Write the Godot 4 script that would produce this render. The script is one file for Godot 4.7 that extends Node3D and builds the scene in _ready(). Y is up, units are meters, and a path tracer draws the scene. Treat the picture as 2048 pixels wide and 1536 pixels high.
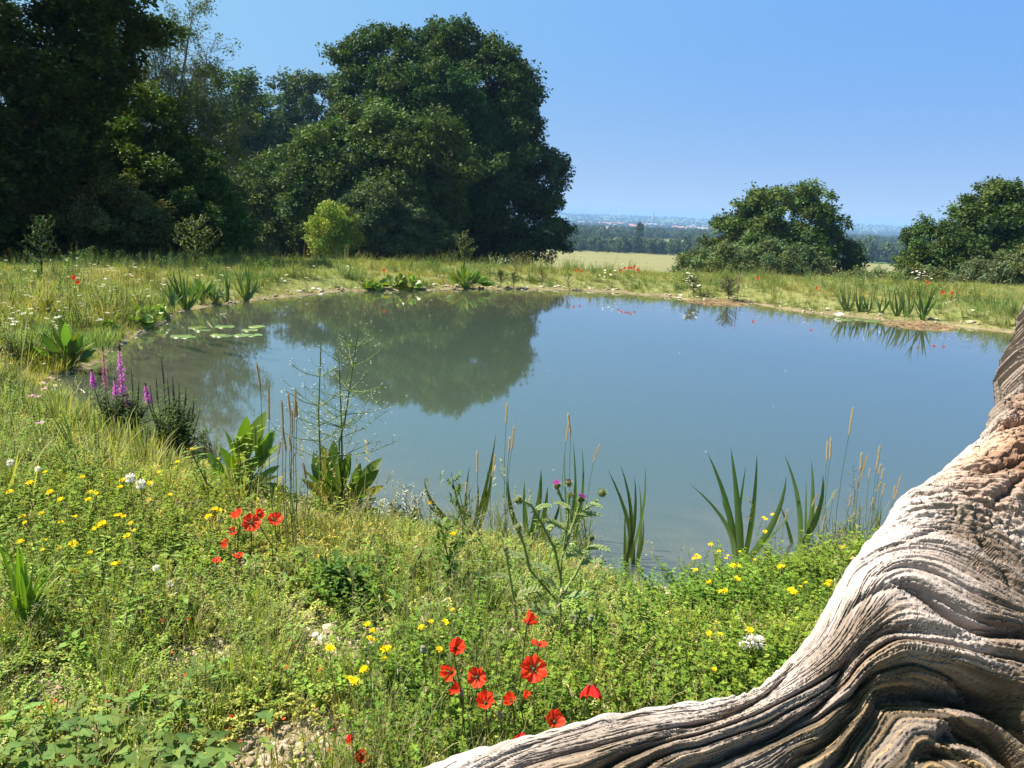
extends Node3D

const IW := 2048.0
const IH := 1536.0
const FOV := 53.0
const PITCH := 12.7
const ROLL := 2.15
const EXPOSURE := 2.85
const EYE := Vector3(0, 2, 0)
const SUN_TOWARDS := Vector3(-0.58, 0.80, -0.04)

var cam_basis: Basis
var focal := 0.0
var rng := RandomNumberGenerator.new()
var noise := FastNoiseLite.new()
var used_names := {}
var pond := PackedVector2Array()
var sdf := PackedFloat32Array()
const SX0 := -26.0
const SZ0 := -30.0
const SST := 0.2
const SNX := 261
const SNZ := 181
var LEAF: StandardMaterial3D
var BROAD: StandardMaterial3D
var PETAL: StandardMaterial3D
var MATT: StandardMaterial3D
var TREE: StandardMaterial3D
var BARK: StandardMaterial3D
var STONE: StandardMaterial3D


# ---------------------------------------------------------------- mesh builder
class MB:
	var v := PackedVector3Array()
	var c := PackedColorArray()
	var i := PackedInt32Array()

	func vert(p: Vector3, col: Color) -> int:
		v.append(p)
		c.append(col)
		return v.size() - 1

	func tri(a: int, b: int, d: int) -> void:
		i.append(a)
		i.append(b)
		i.append(d)

	func quad(a: int, b: int, d: int, e: int) -> void:
		i.append_array(PackedInt32Array([a, b, d, a, d, e]))

	# a tapering strip from base towards tip, bowed sideways by bend
	func blade(base: Vector3, tip: Vector3, bend: Vector3, width: float, side: Vector3, c0: Color, c1: Color, segs := 3, fold := 0.0, widest := 0.3) -> void:
		var ax := tip - base
		var nrm := side.cross(ax).normalized()
		var prev := [-1, -1, -1]
		for k in segs + 1:
			var t := float(k) / segs
			var p := base + ax * t + bend * (4.0 * t * (1.0 - t))
			var w := width * (lerpf(0.7, 1.0, minf(t / widest, 1.0)) if t < widest else pow(maxf(1.0 - (t - widest) / (1.0 - widest), 0.0), 0.75))
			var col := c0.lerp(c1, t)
			if k == segs:
				var e := vert(p, col)
				if fold > 0.0:
					tri(prev[0], prev[1], e)
					tri(prev[1], prev[2], e)
				else:
					tri(prev[0], prev[2], e)
				break
			var l := vert(p - side * w * 0.5, col)
			var m := vert(p + nrm * w * fold, col) if fold > 0.0 else -1
			var r := vert(p + side * w * 0.5, col)
			if k > 0:
				if fold > 0.0:
					quad(prev[0], prev[1], m, l)
					quad(prev[1], prev[2], r, m)
				else:
					quad(prev[0], prev[2], r, l)
			prev = [l, m, r]

	# a leaf with a midrib fold: shape 0 ovate, 1 lance, 2 heart, 3 round
	func leaf(base: Vector3, dir: Vector3, up: Vector3, length: float, width: float, fold: float, droop: float, col: Color, segs := 4, shape := 0, tipcol := Color(-1, 0, 0)) -> void:
		var d := dir.normalized()
		var side := d.cross(up).normalized()
		var n := side.cross(d).normalized()
		var pl := -1
		var pm := -1
		var pr := -1
		for k in segs + 1:
			var t := float(k) / segs
			var w := 0.0
			match shape:
				0: w = pow(sin(PI * pow(t, 0.75)), 0.8)
				1: w = sin(PI * pow(t, 0.85))
				2: w = pow(1.0 - t, 0.62) * (0.75 + 0.6 * sin(PI * minf(t * 1.6 + 0.15, 1.0)))
				3: w = sqrt(maxf(0.0, 1.0 - pow(2.0 * t - 1.0, 2.0)))
			w *= width * 0.5
			var cc := col if tipcol.r < 0.0 else col.lerp(tipcol, t * t)
			var p := base + d * (length * t) - n * (droop * length * t * t)
			var back := -d * length * 0.13 * (1.0 - t) * (1.0 - t) if shape == 2 else Vector3.ZERO
			var m := vert(p, cc * 1.06)
			if w < 1e-6:
				if k > 0:
					tri(pl, pm, m)
					tri(pm, pr, m)
				pl = m
				pm = m
				pr = m
				continue
			var l := vert(p - side * w + n * w * fold + back, cc)
			var r := vert(p + side * w + n * w * fold + back, cc)
			if k > 0:
				if pl == pm:
					tri(pm, m, l)
					tri(pm, r, m)
				else:
					quad(pl, pm, m, l)
					quad(pm, pr, r, m)
			pl = l
			pm = m
			pr = r

	func tube(pts: PackedVector3Array, r0: float, r1: float, col: Color, sides := 5, col1 := Color(-1, 0, 0)) -> void:
		var n := pts.size()
		var first := v.size()
		var ref := Vector3(0.31, 0.1, 0.95)
		for k in n:
			var d := (pts[mini(k + 1, n - 1)] - pts[maxi(k - 1, 0)]).normalized()
			var s := d.cross(ref)
			if s.length() < 0.05:
				s = d.cross(Vector3(1, 0, 0))
			s = s.normalized()
			var u := s.cross(d)
			var t := float(k) / (n - 1)
			var r := lerpf(r0, r1, t)
			var cc := col if col1.r < 0.0 else col.lerp(col1, t)
			for j in sides:
				var a := TAU * j / sides
				vert(pts[k] + (s * cos(a) + u * sin(a)) * r, cc)
		for k in n - 1:
			for j in sides:
				var a := first + k * sides + j
				var b := first + k * sides + (j + 1) % sides
				quad(a, a + sides, b + sides, b)

	func ball(at: Vector3, r: Vector3, rings: int, segs: int, col: Color, wob := 0.0, nz: FastNoiseLite = null, basis := Basis()) -> void:
		var first := v.size()
		for k in rings + 1:
			var ph := PI * k / rings
			for j in segs:
				var th := TAU * j / segs
				var d := Vector3(sin(ph) * cos(th), cos(ph), sin(ph) * sin(th))
				var s := 1.0
				if nz:
					s += wob * nz.get_noise_3dv(d * 2.0 + at * 37.0)
				vert(at + basis * (d * r * s), col)
		for k in rings:
			for j in segs:
				var a := first + k * segs + j
				var b := first + k * segs + (j + 1) % segs
				quad(a, b, b + segs, a + segs)

	func mesh() -> ArrayMesh:
		var nn := PackedVector3Array()
		nn.resize(v.size())
		var q := 0
		while q < i.size():
			var a := i[q]
			var b := i[q + 1]
			var d := i[q + 2]
			var f := (v[d] - v[a]).cross(v[b] - v[a])
			nn[a] += f
			nn[b] += f
			nn[d] += f
			q += 3
		for k in nn.size():
			nn[k] = nn[k].normalized() if nn[k].length_squared() > 1e-24 else Vector3.UP
		var arr := []
		arr.resize(Mesh.ARRAY_MAX)
		arr[Mesh.ARRAY_VERTEX] = v
		arr[Mesh.ARRAY_NORMAL] = nn
		arr[Mesh.ARRAY_COLOR] = c
		arr[Mesh.ARRAY_INDEX] = i
		var m := ArrayMesh.new()
		m.add_surface_from_arrays(Mesh.PRIMITIVE_TRIANGLES, arr)
		return m


# ---------------------------------------------------------------- small helpers
func rf(a: float, b: float) -> float:
	return rng.randf_range(a, b)


func rcol(c: Color, s: float) -> Color:
	var k := rf(1.0 - s, 1.0 + s)
	var h := rf(-0.5, 0.5) * s
	return Color(c.r * k * (1.0 + h), c.g * k, c.b * k * (1.0 - h))


func rdir() -> Vector3:
	var y := rf(-1, 1)
	var a := rf(0, TAU)
	var s := sqrt(1.0 - y * y)
	return Vector3(s * cos(a), y, s * sin(a))


func ss(a: float, b: float, x: float) -> float:
	return smoothstep(a, b, x)


func numbered(called: String) -> String:
	var n: int = used_names.get(called, 0)
	used_names[called] = n + 1
	return called if n == 0 else "%s_%03d" % [called, n]


func thing(called: String, label: String, category: String, at: Vector3, group := "") -> Node3D:
	var o := Node3D.new()
	o.name = numbered(called)
	add_child(o)
	o.position = at
	describe(o, label, category, group)
	return o


func describe(o: Node, label: String, category := "", group := "", kind := "") -> void:
	if label:
		o.set_meta("label", label)
	if category:
		o.set_meta("category", category)
	if group:
		o.set_meta("group", group)
	if kind:
		o.set_meta("kind", kind)


func part(called: String, m: Mesh, mat: Material, parent: Node, label := "") -> MeshInstance3D:
	var o := MeshInstance3D.new()
	var base := called
	var n := 0
	while parent.has_node(called):
		n += 1
		called = "%s_%03d" % [base, n]
	o.name = called
	o.mesh = m
	o.material_override = mat
	parent.add_child(o)
	if label:
		o.set_meta("label", label)
	return o


func solo(called: String, m: Mesh, mat: Material, label: String, category: String, group := "", kind := "", at := Vector3.ZERO) -> MeshInstance3D:
	var o := MeshInstance3D.new()
	o.name = numbered(called)
	o.mesh = m
	o.material_override = mat
	o.position = at
	add_child(o)
	describe(o, label, category, group, kind)
	return o


func copy_of(src: Node3D, at: Vector3, turn := 0.0, size := 1.0, label := "", group := "") -> Node3D:
	var r: Node3D = src.duplicate()
	r.name = numbered(str(src.name).rstrip("0123456789").rstrip("_"))
	add_child(r)
	r.position = at
	r.rotation.y = turn
	r.scale = Vector3.ONE * size
	if label:
		r.set_meta("label", label)
	if group:
		r.set_meta("group", group)
	return r


func many(called: String, m: Mesh, mat: Material, where: Array[Transform3D], tints: PackedColorArray, parent: Node = null) -> MultiMeshInstance3D:
	var mm := MultiMesh.new()
	mm.transform_format = MultiMesh.TRANSFORM_3D
	mm.use_colors = true
	mm.mesh = m
	mm.instance_count = where.size()
	for k in where.size():
		mm.set_instance_transform(k, where[k])
		mm.set_instance_color(k, tints[k])
	var o := MultiMeshInstance3D.new()
	o.name = numbered(called) if parent == null else called
	o.multimesh = mm
	o.material_override = mat
	o.set_meta("kind", "stuff")
	if parent == null:
		add_child(o)
	else:
		parent.add_child(o, true)
	return o


func leafy(rough: float, spec: float, back: Color) -> StandardMaterial3D:
	var m := StandardMaterial3D.new()
	m.vertex_color_use_as_albedo = true
	m.roughness = rough
	m.metallic_specular = spec
	m.cull_mode = BaseMaterial3D.CULL_DISABLED
	if back.r + back.g + back.b > 0.0:
		m.backlight_enabled = true
		m.backlight = Color(back.r, back.g, back.b).linear_to_srgb()
	return m


# ---------------------------------------------------------------- view and terrain
func ray(px: float, py: float) -> Vector3:
	return (cam_basis * Vector3((px - IW / 2) / focal, -(py - IH / 2) / focal, -1.0)).normalized()


func at_dist(px: float, py: float, d: float) -> Vector3:
	var r := ray(px, py)
	return EYE + r * (d / Vector2(r.x, r.z).length())


func on_water(px: float, py: float) -> Vector3:
	var r := ray(px, py)
	return EYE + r * (-EYE.y / r.y)


# first point on that line of sight that is h above the ground
func above(px: float, py: float, h: float) -> Vector3:
	var r := ray(px, py)
	var t := 0.8
	while t < 400.0:
		var p := EYE + r * t
		if p.y - hgt(p.x, p.z) <= h:
			return p
		t += maxf(0.01, (p.y - hgt(p.x, p.z) - h) * 0.3)
	return EYE + r * 30.0


func foot(p: Vector3) -> Vector3:
	return Vector3(p.x, hgt(p.x, p.z), p.z)


func sd(x: float, z: float) -> float:
	var fx := (x - SX0) / SST
	var fz := (z - SZ0) / SST
	if fx < 0.0 or fz < 0.0 or fx >= SNX - 1 or fz >= SNZ - 1:
		return 9.0
	var ix := int(fx)
	var iz := int(fz)
	fx -= ix
	fz -= iz
	var k := iz * SNX + ix
	return lerpf(lerpf(sdf[k], sdf[k + 1], fx), lerpf(sdf[k + SNX], sdf[k + SNX + 1], fx), fz)


func hgt(x: float, z: float) -> float:
	var d := sd(x, z)
	if d <= 0.0:
		var t := clampf(-d / 3.2, 0.0, 1.0)
		return -0.012 - 0.75 * t * (1.0 - 0.35 * t)
	var zf := -z
	var base := 0.22 + 0.18 * ss(-8.0, -5.0, z) + 0.05 * noise.get_noise_2d(x * 0.5, z * 0.5)
	if zf > 21.0:
		var m := ss(-70.0, -30.0, x)
		var q := zf - 21.0
		var fall := 0.0
		if zf < 330.0:
			fall = -0.082 * q * ss(0.0, 14.0, q)
		else:
			fall = -25.1 - 3.0 * ss(330.0, 800.0, zf)
		if zf > 800.0:
			fall -= 24.0 * ss(800.0, 3500.0, zf)
			fall += 36.0 * ss(4500.0, 7200.0, zf) + 6.0 * noise.get_noise_2d(x * 0.004, z * 0.004) * ss(4500.0, 7200.0, zf)
		base += fall * m
	var shore := 0.035 * ss(0.0, 0.12, d)
	return shore + (base - shore) * ss(0.05, 1.5, d) + 0.012 * noise.get_noise_2d(x * 9.0, z * 9.0) * ss(0.0, 0.3, d)


# ---------------------------------------------------------------- the scene
func _ready() -> void:
	rng.seed = 4711
	noise.seed = 7
	noise.frequency = 0.35
	noise.fractal_octaves = 3
	focal = IH / 2 / tan(deg_to_rad(FOV / 2))
	cam_basis = Basis(Vector3.RIGHT, deg_to_rad(-PITCH)) * Basis(Vector3.BACK, deg_to_rad(ROLL))
	var cam := Camera3D.new()
	cam.name = "camera"
	cam.fov = FOV
	cam.near = 0.05
	cam.far = 30000.0
	cam.transform = Transform3D(cam_basis, EYE)
	add_child(cam)
	cam.current = true

	var sky_mat := PanoramaSkyMaterial.new()
	sky_mat.panorama = ImageTexture.create_from_image(clear_sky(EXPOSURE))
	var sky := Sky.new()
	sky.sky_material = sky_mat
	var env := Environment.new()
	env.background_mode = Environment.BG_SKY
	env.sky = sky
	env.tonemap_mode = Environment.TONE_MAPPER_LINEAR
	env.tonemap_exposure = EXPOSURE
	env.sdfgi_enabled = true
	env.ssao_enabled = true
	env.ssil_enabled = true
	env.fog_enabled = true
	env.fog_density = 0.00016
	env.fog_light_color = Color(0.60, 0.77, 1.0)
	var we := WorldEnvironment.new()
	we.name = "environment"
	we.environment = env
	add_child(we)
	var sun := DirectionalLight3D.new()
	sun.name = "sun"
	sun.light_energy = 1.6
	sun.light_color = Color(1.0, 0.962, 0.895)
	sun.light_angular_distance = 0.5
	sun.shadow_enabled = true
	sun.basis = Basis.looking_at(-SUN_TOWARDS.normalized())
	add_child(sun)

	LEAF = leafy(0.6, 0.26, Color(0.80, 0.88, 0.26))
	BROAD = leafy(0.38, 0.5, Color(0.80, 0.90, 0.22))
	PETAL = leafy(0.6, 0.3, Color(0.8, 0.8, 0.8))
	TREE = leafy(0.55, 0.24, Color(0.36, 0.46, 0.12))
	MATT = leafy(0.85, 0.3, Color(0, 0, 0))
	BARK = leafy(0.9, 0.25, Color(0, 0, 0))
	STONE = leafy(0.92, 0.25, Color(0, 0, 0))

	shape_pond()
	build_ground()
	build_water()
	build_far_country()
	build_trees()
	build_log()
	build_water_plants()
	build_flowers()
	build_tall_plants()
	build_stones()
	build_cover()


# clear summer air: pale at the horizon, deeper above, brighter round the sun
func clear_sky(exposure: float) -> Image:
	var im := Image.create(512, 256, false, Image.FORMAT_RGBF)
	var sun := SUN_TOWARDS.normalized()
	for v in 256:
		var up := PI * (0.5 - (v + 0.5) / 256.0)
		var y := maxf(sin(up), 0.0)
		var k := exp(-y / 0.095)
		var high := smoothstep(0.25, 1.0, y)
		var base := Color(0.165 + 0.325 * k, 0.415 + 0.255 * k, 0.905) * lerpf(1.0, 0.62, high)
		base.r *= lerpf(1.0, 0.7, high)
		for u in 512:
			var a := TAU * (u + 0.5) / 512.0
			var d := Vector3(cos(up) * sin(a), sin(up), -cos(up) * cos(a))
			var c := d.dot(sun)
			var g := pow(maxf(c + 0.2, 0.0) / 1.2, 2.0)
			var halo := exp(-pow(acos(clampf(c, -1, 1)) / 0.16, 2.0))
			var col := base + Color(0.42, 0.62, 0.08) * g + Color(0.7, 0.6, 0.5) * halo
			if up < 0.0:
				col = Color(0.40, 0.46, 0.42)
			im.set_pixel(u, v, Color(col.r / exposure, col.g / exposure, col.b / exposure))
	return im


func shape_pond() -> void:
	for p in [[500, 603], [600, 590], [700, 583], [850, 580], [1000, 578], [1120, 580], [1250, 586], [1330, 594], [1380, 602], [1500, 607], [1560, 617], [1640, 628], [1720, 636], [1800, 642], [1900, 652], [2010, 662], [2120, 680]]:
		pond.append(xz(on_water(p[0], p[1])))
	pond.append(Vector2(10.6, -11.5))
	pond.append(Vector2(8.5, -8.0))
	pond.append(Vector2(6.0, -5.6))
	for p in [[2050, 1090], [1850, 1095], [1700, 1102], [1560, 1122], [1430, 1158], [1340, 1180], [1270, 1160], [1200, 1125], [1120, 1090], [1000, 1070], [900, 1055], [800, 1040], [730, 1035], [640, 1000], [560, 975], [470, 950], [400, 905], [330, 872], [260, 846], [190, 830], [130, 815], [98, 782], [110, 752], [170, 742], [215, 705], [262, 678], [310, 655], [350, 628], [430, 612]]:
		pond.append(xz(on_water(p[0], p[1])))
	# ragged edge
	var fine := PackedVector2Array()
	for k in pond.size():
		var a := pond[k]
		var b := pond[(k + 1) % pond.size()]
		var n := maxi(1, int(a.distance_to(b) / 0.5))
		for j in n:
			var p := a.lerp(b, float(j) / n)
			var s := 0.012 * maxf(2.0, -p.y)
			fine.append(p + Vector2(noise.get_noise_2d(p.x * 4.0, p.y * 4.0), noise.get_noise_2d(p.y * 4.0, p.x * 4.0 + 50.0)) * s * 1.5)
	pond = fine
	sdf.resize(SNX * SNZ)
	var n := pond.size()
	for iz in SNZ:
		for ix in SNX:
			var p := Vector2(SX0 + ix * SST, SZ0 + iz * SST)
			var best := 81.0
			var inside := false
			for k in n:
				var a := pond[k]
				var b := pond[k + 1 if k + 1 < n else 0]
				if (a.y > p.y) != (b.y > p.y) and p.x < (b.x - a.x) * (p.y - a.y) / (b.y - a.y) + a.x:
					inside = not inside
				var ab := b - a
				var ap := p - a
				var t := clampf(ap.dot(ab) / ab.length_squared(), 0.0, 1.0)
				var dd := (ap - ab * t).length_squared()
				if dd < best:
					best = dd
			sdf[iz * SNX + ix] = -sqrt(best) if inside else sqrt(best)


func xz(p: Vector3) -> Vector2:
	return Vector2(p.x, p.z)


func spaced(lo: float, hi: float, step: float, out_lo: float, out_hi: float, grow: float) -> PackedFloat32Array:
	var a := PackedFloat32Array()
	var below := PackedFloat32Array()
	var x := lo
	var s := step
	while x > out_lo:
		s *= grow
		x -= s
		below.append(x)
	below.reverse()
	a.append_array(below)
	x = lo
	while x <= hi:
		a.append(x)
		x += step
	s = step
	while x < out_hi:
		a.append(x)
		s *= grow
		x += s
	a.append(out_hi)
	return a


func ground_color(x: float, z: float) -> Color:
	var d := sd(x, z)
	var zf := -z
	var n1 := noise.get_noise_2d(x * 1.1, z * 1.1)
	var n2 := noise.get_noise_2d(x * 7.0 + 80.0, z * 7.0)
	var n3 := noise.get_noise_2d(x * 30.0, z * 30.0 + 9.0)
	if d <= 0.0:
		var t := ss(0.15, 2.6, -d)
		var edge := Color(0.21, 0.165, 0.10) * (1.0 + 0.5 * n2 + 0.35 * n3)
		return edge.lerp(Color(0.088, 0.124, 0.088), t)
	var gravel := Color(0.17, 0.14, 0.085) * (1.0 + 0.45 * n3 + 0.2 * n2)
	var soil := Color(0.185, 0.15, 0.085) * (1.0 + 0.4 * n3 + 0.3 * n2)
	var thatch := Color(0.15, 0.165, 0.058) * (1.0 + 0.3 * n3 + 0.25 * n2)
	var near := soil.lerp(thatch, ss(-0.3, 0.4, n1 + 0.4 * n2) if zf < 8.0 else 0.8)
	var c := gravel.lerp(near, ss(0.05, 0.4, d + 0.3 * n2))
	if zf > 30.0:
		c = c.lerp(Color(0.10, 0.13, 0.045) * (1.0 + 0.3 * n2), ss(30.0, 45.0, zf))
	if zf > 560.0:
		var patch := noise.get_noise_2d(x * 0.011, z * 0.006 + 300.0)
		var pale := Color(0.20, 0.195, 0.085)
		var green := Color(0.085, 0.13, 0.04)
		c = green.lerp(pale * 0.7, ss(0.05, 0.22, patch) * (1.0 - 0.92 * ss(1200.0, 3200.0, zf)))
	return c


func build_ground() -> void:
	var xs := spaced(-13.0, 11.0, 0.13, -9000.0, 9000.0, 1.13)
	var zs := spaced(-25.0, 1.5, 0.13, -12000.0, 60.0, 1.11)
	var b := MB.new()
	for z in zs:
		for x in xs:
			b.vert(Vector3(x, hgt(x, z), z), ground_color(x, z))
	var w := xs.size()
	for j in zs.size() - 1:
		for k in w - 1:
			var a := j * w + k
			b.quad(a, a + 1, a + w + 1, a + w)
	var m := StandardMaterial3D.new()
	m.vertex_color_use_as_albedo = true
	m.roughness = 0.95
	m.metallic_specular = 0.2
	m.cull_mode = BaseMaterial3D.CULL_DISABLED
	var nt := NoiseTexture2D.new()
	nt.width = 512
	nt.height = 512
	nt.seamless = true
	var fn := FastNoiseLite.new()
	fn.noise_type = FastNoiseLite.TYPE_CELLULAR
	fn.frequency = 0.035
	fn.fractal_octaves = 3
	nt.noise = fn
	m.heightmap_enabled = true
	m.heightmap_texture = nt
	m.heightmap_scale = 1.4
	m.uv1_triplanar = true
	m.uv1_world_triplanar = true
	m.uv1_scale = Vector3(1.6, 1.6, 1.6)
	solo("ground", b.mesh(), m, "grassy bank of earth, gravel and thatch round the pond", "ground", "", "structure")


func build_water() -> void:
	var big := Geometry2D.offset_polygon(pond, 0.25)[0]
	var idx := Geometry2D.triangulate_polygon(big)
	var st := SurfaceTool.new()
	st.begin(Mesh.PRIMITIVE_TRIANGLES)
	for p in big:
		st.set_normal(Vector3.UP)
		st.set_uv(p)
		st.set_tangent(Plane(1, 0, 0, 1))
		st.add_vertex(Vector3(p.x, 0.0, p.y))
	for k in range(0, idx.size(), 3):
		var a := big[idx[k]]
		var u := big[idx[k + 1]] - a
		var w := big[idx[k + 2]] - a
		var flip := u.cross(w) < 0.0
		st.add_index(idx[k])
		st.add_index(idx[k + 2] if flip else idx[k + 1])
		st.add_index(idx[k + 1] if flip else idx[k + 2])
	var m := StandardMaterial3D.new()
	m.transparency = BaseMaterial3D.TRANSPARENCY_ALPHA
	m.albedo_color = Color(Color(0.055, 0.079, 0.058).linear_to_srgb(), 0.6)
	m.roughness = 0.03
	m.metallic_specular = 0.62
	m.clearcoat_enabled = true
	m.clearcoat = 1.0
	m.clearcoat_roughness = 0.03
	m.cull_mode = BaseMaterial3D.CULL_DISABLED
	var nt := NoiseTexture2D.new()
	nt.width = 1024
	nt.height = 1024
	nt.seamless = true
	nt.as_normal_map = true
	nt.bump_strength = 1.0
	var fn := FastNoiseLite.new()
	fn.noise_type = FastNoiseLite.TYPE_SIMPLEX_SMOOTH
	fn.frequency = 0.012
	fn.fractal_octaves = 3
	fn.fractal_gain = 0.4
	nt.noise = fn
	m.normal_enabled = true
	m.normal_texture = nt
	m.normal_scale = 0.007
	m.uv1_scale = Vector3(0.16, 0.28, 1)
	solo("pond_water", st.commit(), m, "murky blue-green pond water mirroring the sky and the trees", "pond", "", "structure")


func build_far_country() -> void:
	# the mown field below the hill
	var b := MB.new()
	var nx := 260
	var nz := 110
	for j in nz + 1:
		for k in nx + 1:
			var u := float(k) / nx
			var w := float(j) / nz
			var x := lerpf(-150.0, 420.0, u)
			var z := -lerpf(170.0, 585.0 + 30.0 * sin(u * 5.0), w)
			var bend := z + 0.00035 * (x - 60.0) * (x - 60.0) + 0.16 * x
			var s := sin(bend * 0.36) * 0.5 + 0.5
			var s2 := noise.get_noise_2d(x * 0.08, z * 0.12)
			var s3 := noise.get_noise_2d(bend * 0.30, x * 0.004 + 40.0)
			var c := Color(0.135, 0.132, 0.046).lerp(Color(0.20, 0.178, 0.075), s * 0.5 + s3 * 0.6 + 0.2)
			c = c * (1.0 + 0.12 * s2)
			if s2 > 0.33:
				c = c.lerp(Color(0.12, 0.135, 0.05), 0.6)
			b.vert(Vector3(x, hgt(x, z) + 0.06, z), c)
	for j in nz:
		for k in nx:
			var a := j * (nx + 1) + k
			b.quad(a, a + 1, a + nx + 2, a + nx + 1)
	solo("hay_field", b.mesh(), MATT, "pale mown hay field sloping away below the pond bank", "field", "", "structure")

	# trees along the far side of the field, one by one
	var kinds := [far_tree(31, 1.0, 1.0), far_tree(32, 0.8, 1.25), far_tree(33, 1.3, 0.8)]
	var spots := [[1120, 588, 34, 26, 0], [1160, 590, 26, 22, 1], [1196, 585, 14, 18, 1], [1216, 585, 15, 21, 2], [1238, 592, 15, 22, 1], [1250, 600, 24, 38, 0], [1275, 610, 34, 50, 1], [1300, 600, 30, 36, 2], [1326, 602, 30, 32, 0], [1350, 598, 34, 34, 2], [1375, 606, 30, 40, 0], [1398, 600, 30, 34, 1], [1420, 598, 30, 36, 0], [1445, 604, 34, 36, 2], [1470, 610, 40, 44, 0], [1722, 470, 40, 50, 1], [1745, 640, 42, 46, 0], [1785, 650, 46, 46, 2], [1815, 655, 40, 48, 1], [1850, 640, 44, 46, 0]]
	var seen := ["broad dark tree on the far side of the hay field", "tall dark tree rising above the far hedge", "low spreading tree along the far hedge"]
	for s in spots:
		var p := at_dist(s[0], 470, s[1])
		p = foot(p) - Vector3(0, 0.4, 0)
		var o := MeshInstance3D.new()
		o.name = numbered("hedgerow_tree")
		o.mesh = kinds[s[4]]
		o.material_override = TREE
		add_child(o)
		o.position = p
		o.rotation.y = rf(0, TAU)
		o.scale = Vector3(s[2], s[3], s[2]) * float(s[1]) / focal * Vector3(0.62, 1.05, 0.62)
		describe(o, seen[s[4]], "tree", "trees beyond the hay field")
	# a few small bushes in the field on the right
	for s in [[1755, 420, 46, 9], [1800, 405, 22, 12], [1772, 415, 30, 7]]:
		var p := foot(at_dist(s[0], 500, s[1])) - Vector3(0, 0.3, 0)
		var o := MeshInstance3D.new()
		o.name = numbered("field_bush")
		o.mesh = kinds[2]
		o.material_override = TREE
		add_child(o)
		o.position = p
		o.scale = Vector3(s[2], s[3], s[2]) * float(s[1]) / focal * Vector3(0.6, 1.1, 0.6)
		describe(o, "small dark bush standing in the hay field on the right", "bush", "bushes in the far field")

	# woods of the plain: too many and too far to count
	for kind in 3:
		var where: Array[Transform3D] = []
		var tints := PackedColorArray()
		var tries := 7000
		for k in tries:
			var u := rng.randf()
			var zf := 600.0 * pow(7600.0 / 600.0, pow(u, 1.1))
			var x := zf * rf(-0.16, 0.66)
			var dens := noise.get_noise_2d(x * 0.010 + 700.0, zf * 0.0042)
			if zf > 760.0 and dens < (-0.14 if zf < 1700.0 else -0.16):
				continue
			var h := rf(6.0, 12.5) if zf < 3000.0 else rf(8.0, 16.0)
			if zf < 760.0:
				h *= 0.8
			var w := h * rf(0.5, 0.8) * (1.0 if zf < 2500.0 else 1.8)
			var bs := Basis(Vector3.UP, rf(0, TAU)).scaled(Vector3(w, h, w))
			where.append(Transform3D(bs, Vector3(x, hgt(x, -zf) - 0.5, -zf)))
			var g := rf(0.75, 1.35)
			tints.append(Color(g * rf(0.85, 1.15), g, g * rf(0.8, 1.1)))
		many("distant_woodland", kinds[kind], TREE, where, tints)
	describe(get_node("distant_woodland"), "hazy green woods and hedges covering the plain to the horizon", "", "", "stuff")
	describe(get_node("distant_woodland_001"), "taller crowns scattered through the hazy woods of the plain", "", "", "stuff")
	describe(get_node("distant_woodland_002"), "low thickets spread through the hazy woods of the plain", "", "", "stuff")

	# the town: small houses and a church
	var walls := [Color(0.36, 0.33, 0.30), Color(0.26, 0.18, 0.14), Color(0.42, 0.40, 0.37)]
	var roofs := [Color(0.36, 0.17, 0.11), Color(0.42, 0.22, 0.15), Color(0.30, 0.28, 0.28)]
	var house: Array[ArrayMesh] = []
	for k in 3:
		var h := MB.new()
		house_shape(h, walls[k], roofs[k])
		house.append(h.mesh())
	for k in 46:
		var zf := rf(3000.0, 4300.0)
		var px := rf(1150, 1500) if k < 40 else rf(1180, 1290)
		var p := foot(at_dist(px, 455, zf))
		if k >= 40:
			p = foot(at_dist(px, 455, rf(1500.0, 2100.0)))
		var o := MeshInstance3D.new()
		o.name = numbered("town_house")
		o.mesh = house[k % 3]
		o.material_override = MATT
		add_child(o)
		o.position = p + Vector3(0, 3.0, 0)
		o.rotation.y = rf(-0.6, 0.6)
		o.scale = Vector3(rf(16, 44), rf(9, 13), rf(10, 14)) * (1.0 if k < 40 else 0.55)
		describe(o, ["pale walled house with red roof far off in the hazy town", "brick house with tiled roof far off in the hazy town", "white house with grey roof far off in the hazy town"][k % 3], "house", "houses of the distant town")
	var church := thing("church", "distant grey church with tall thin spire rising over the hazy plain", "church", foot(at_dist(1306, 440, 4300.0)))
	var tw := MB.new()
	box(tw, Vector3(0, 18, 0), Vector3(13, 36, 13), Color(0.32, 0.31, 0.29))
	part("tower", tw.mesh(), MATT, church)
	var nv := MB.new()
	box(nv, Vector3(26, 11, 0), Vector3(40, 22, 16), Color(0.32, 0.31, 0.29))
	part("nave", nv.mesh(), MATT, church)
	var sp := MB.new()
	sp.tube(PackedVector3Array([Vector3(0, 36, 0), Vector3(0, 60, 0), Vector3(0, 92, 0)]), 6.5, 0.3, Color(0.30, 0.30, 0.29), 8)
	part("spire", sp.mesh(), MATT, church)


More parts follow.
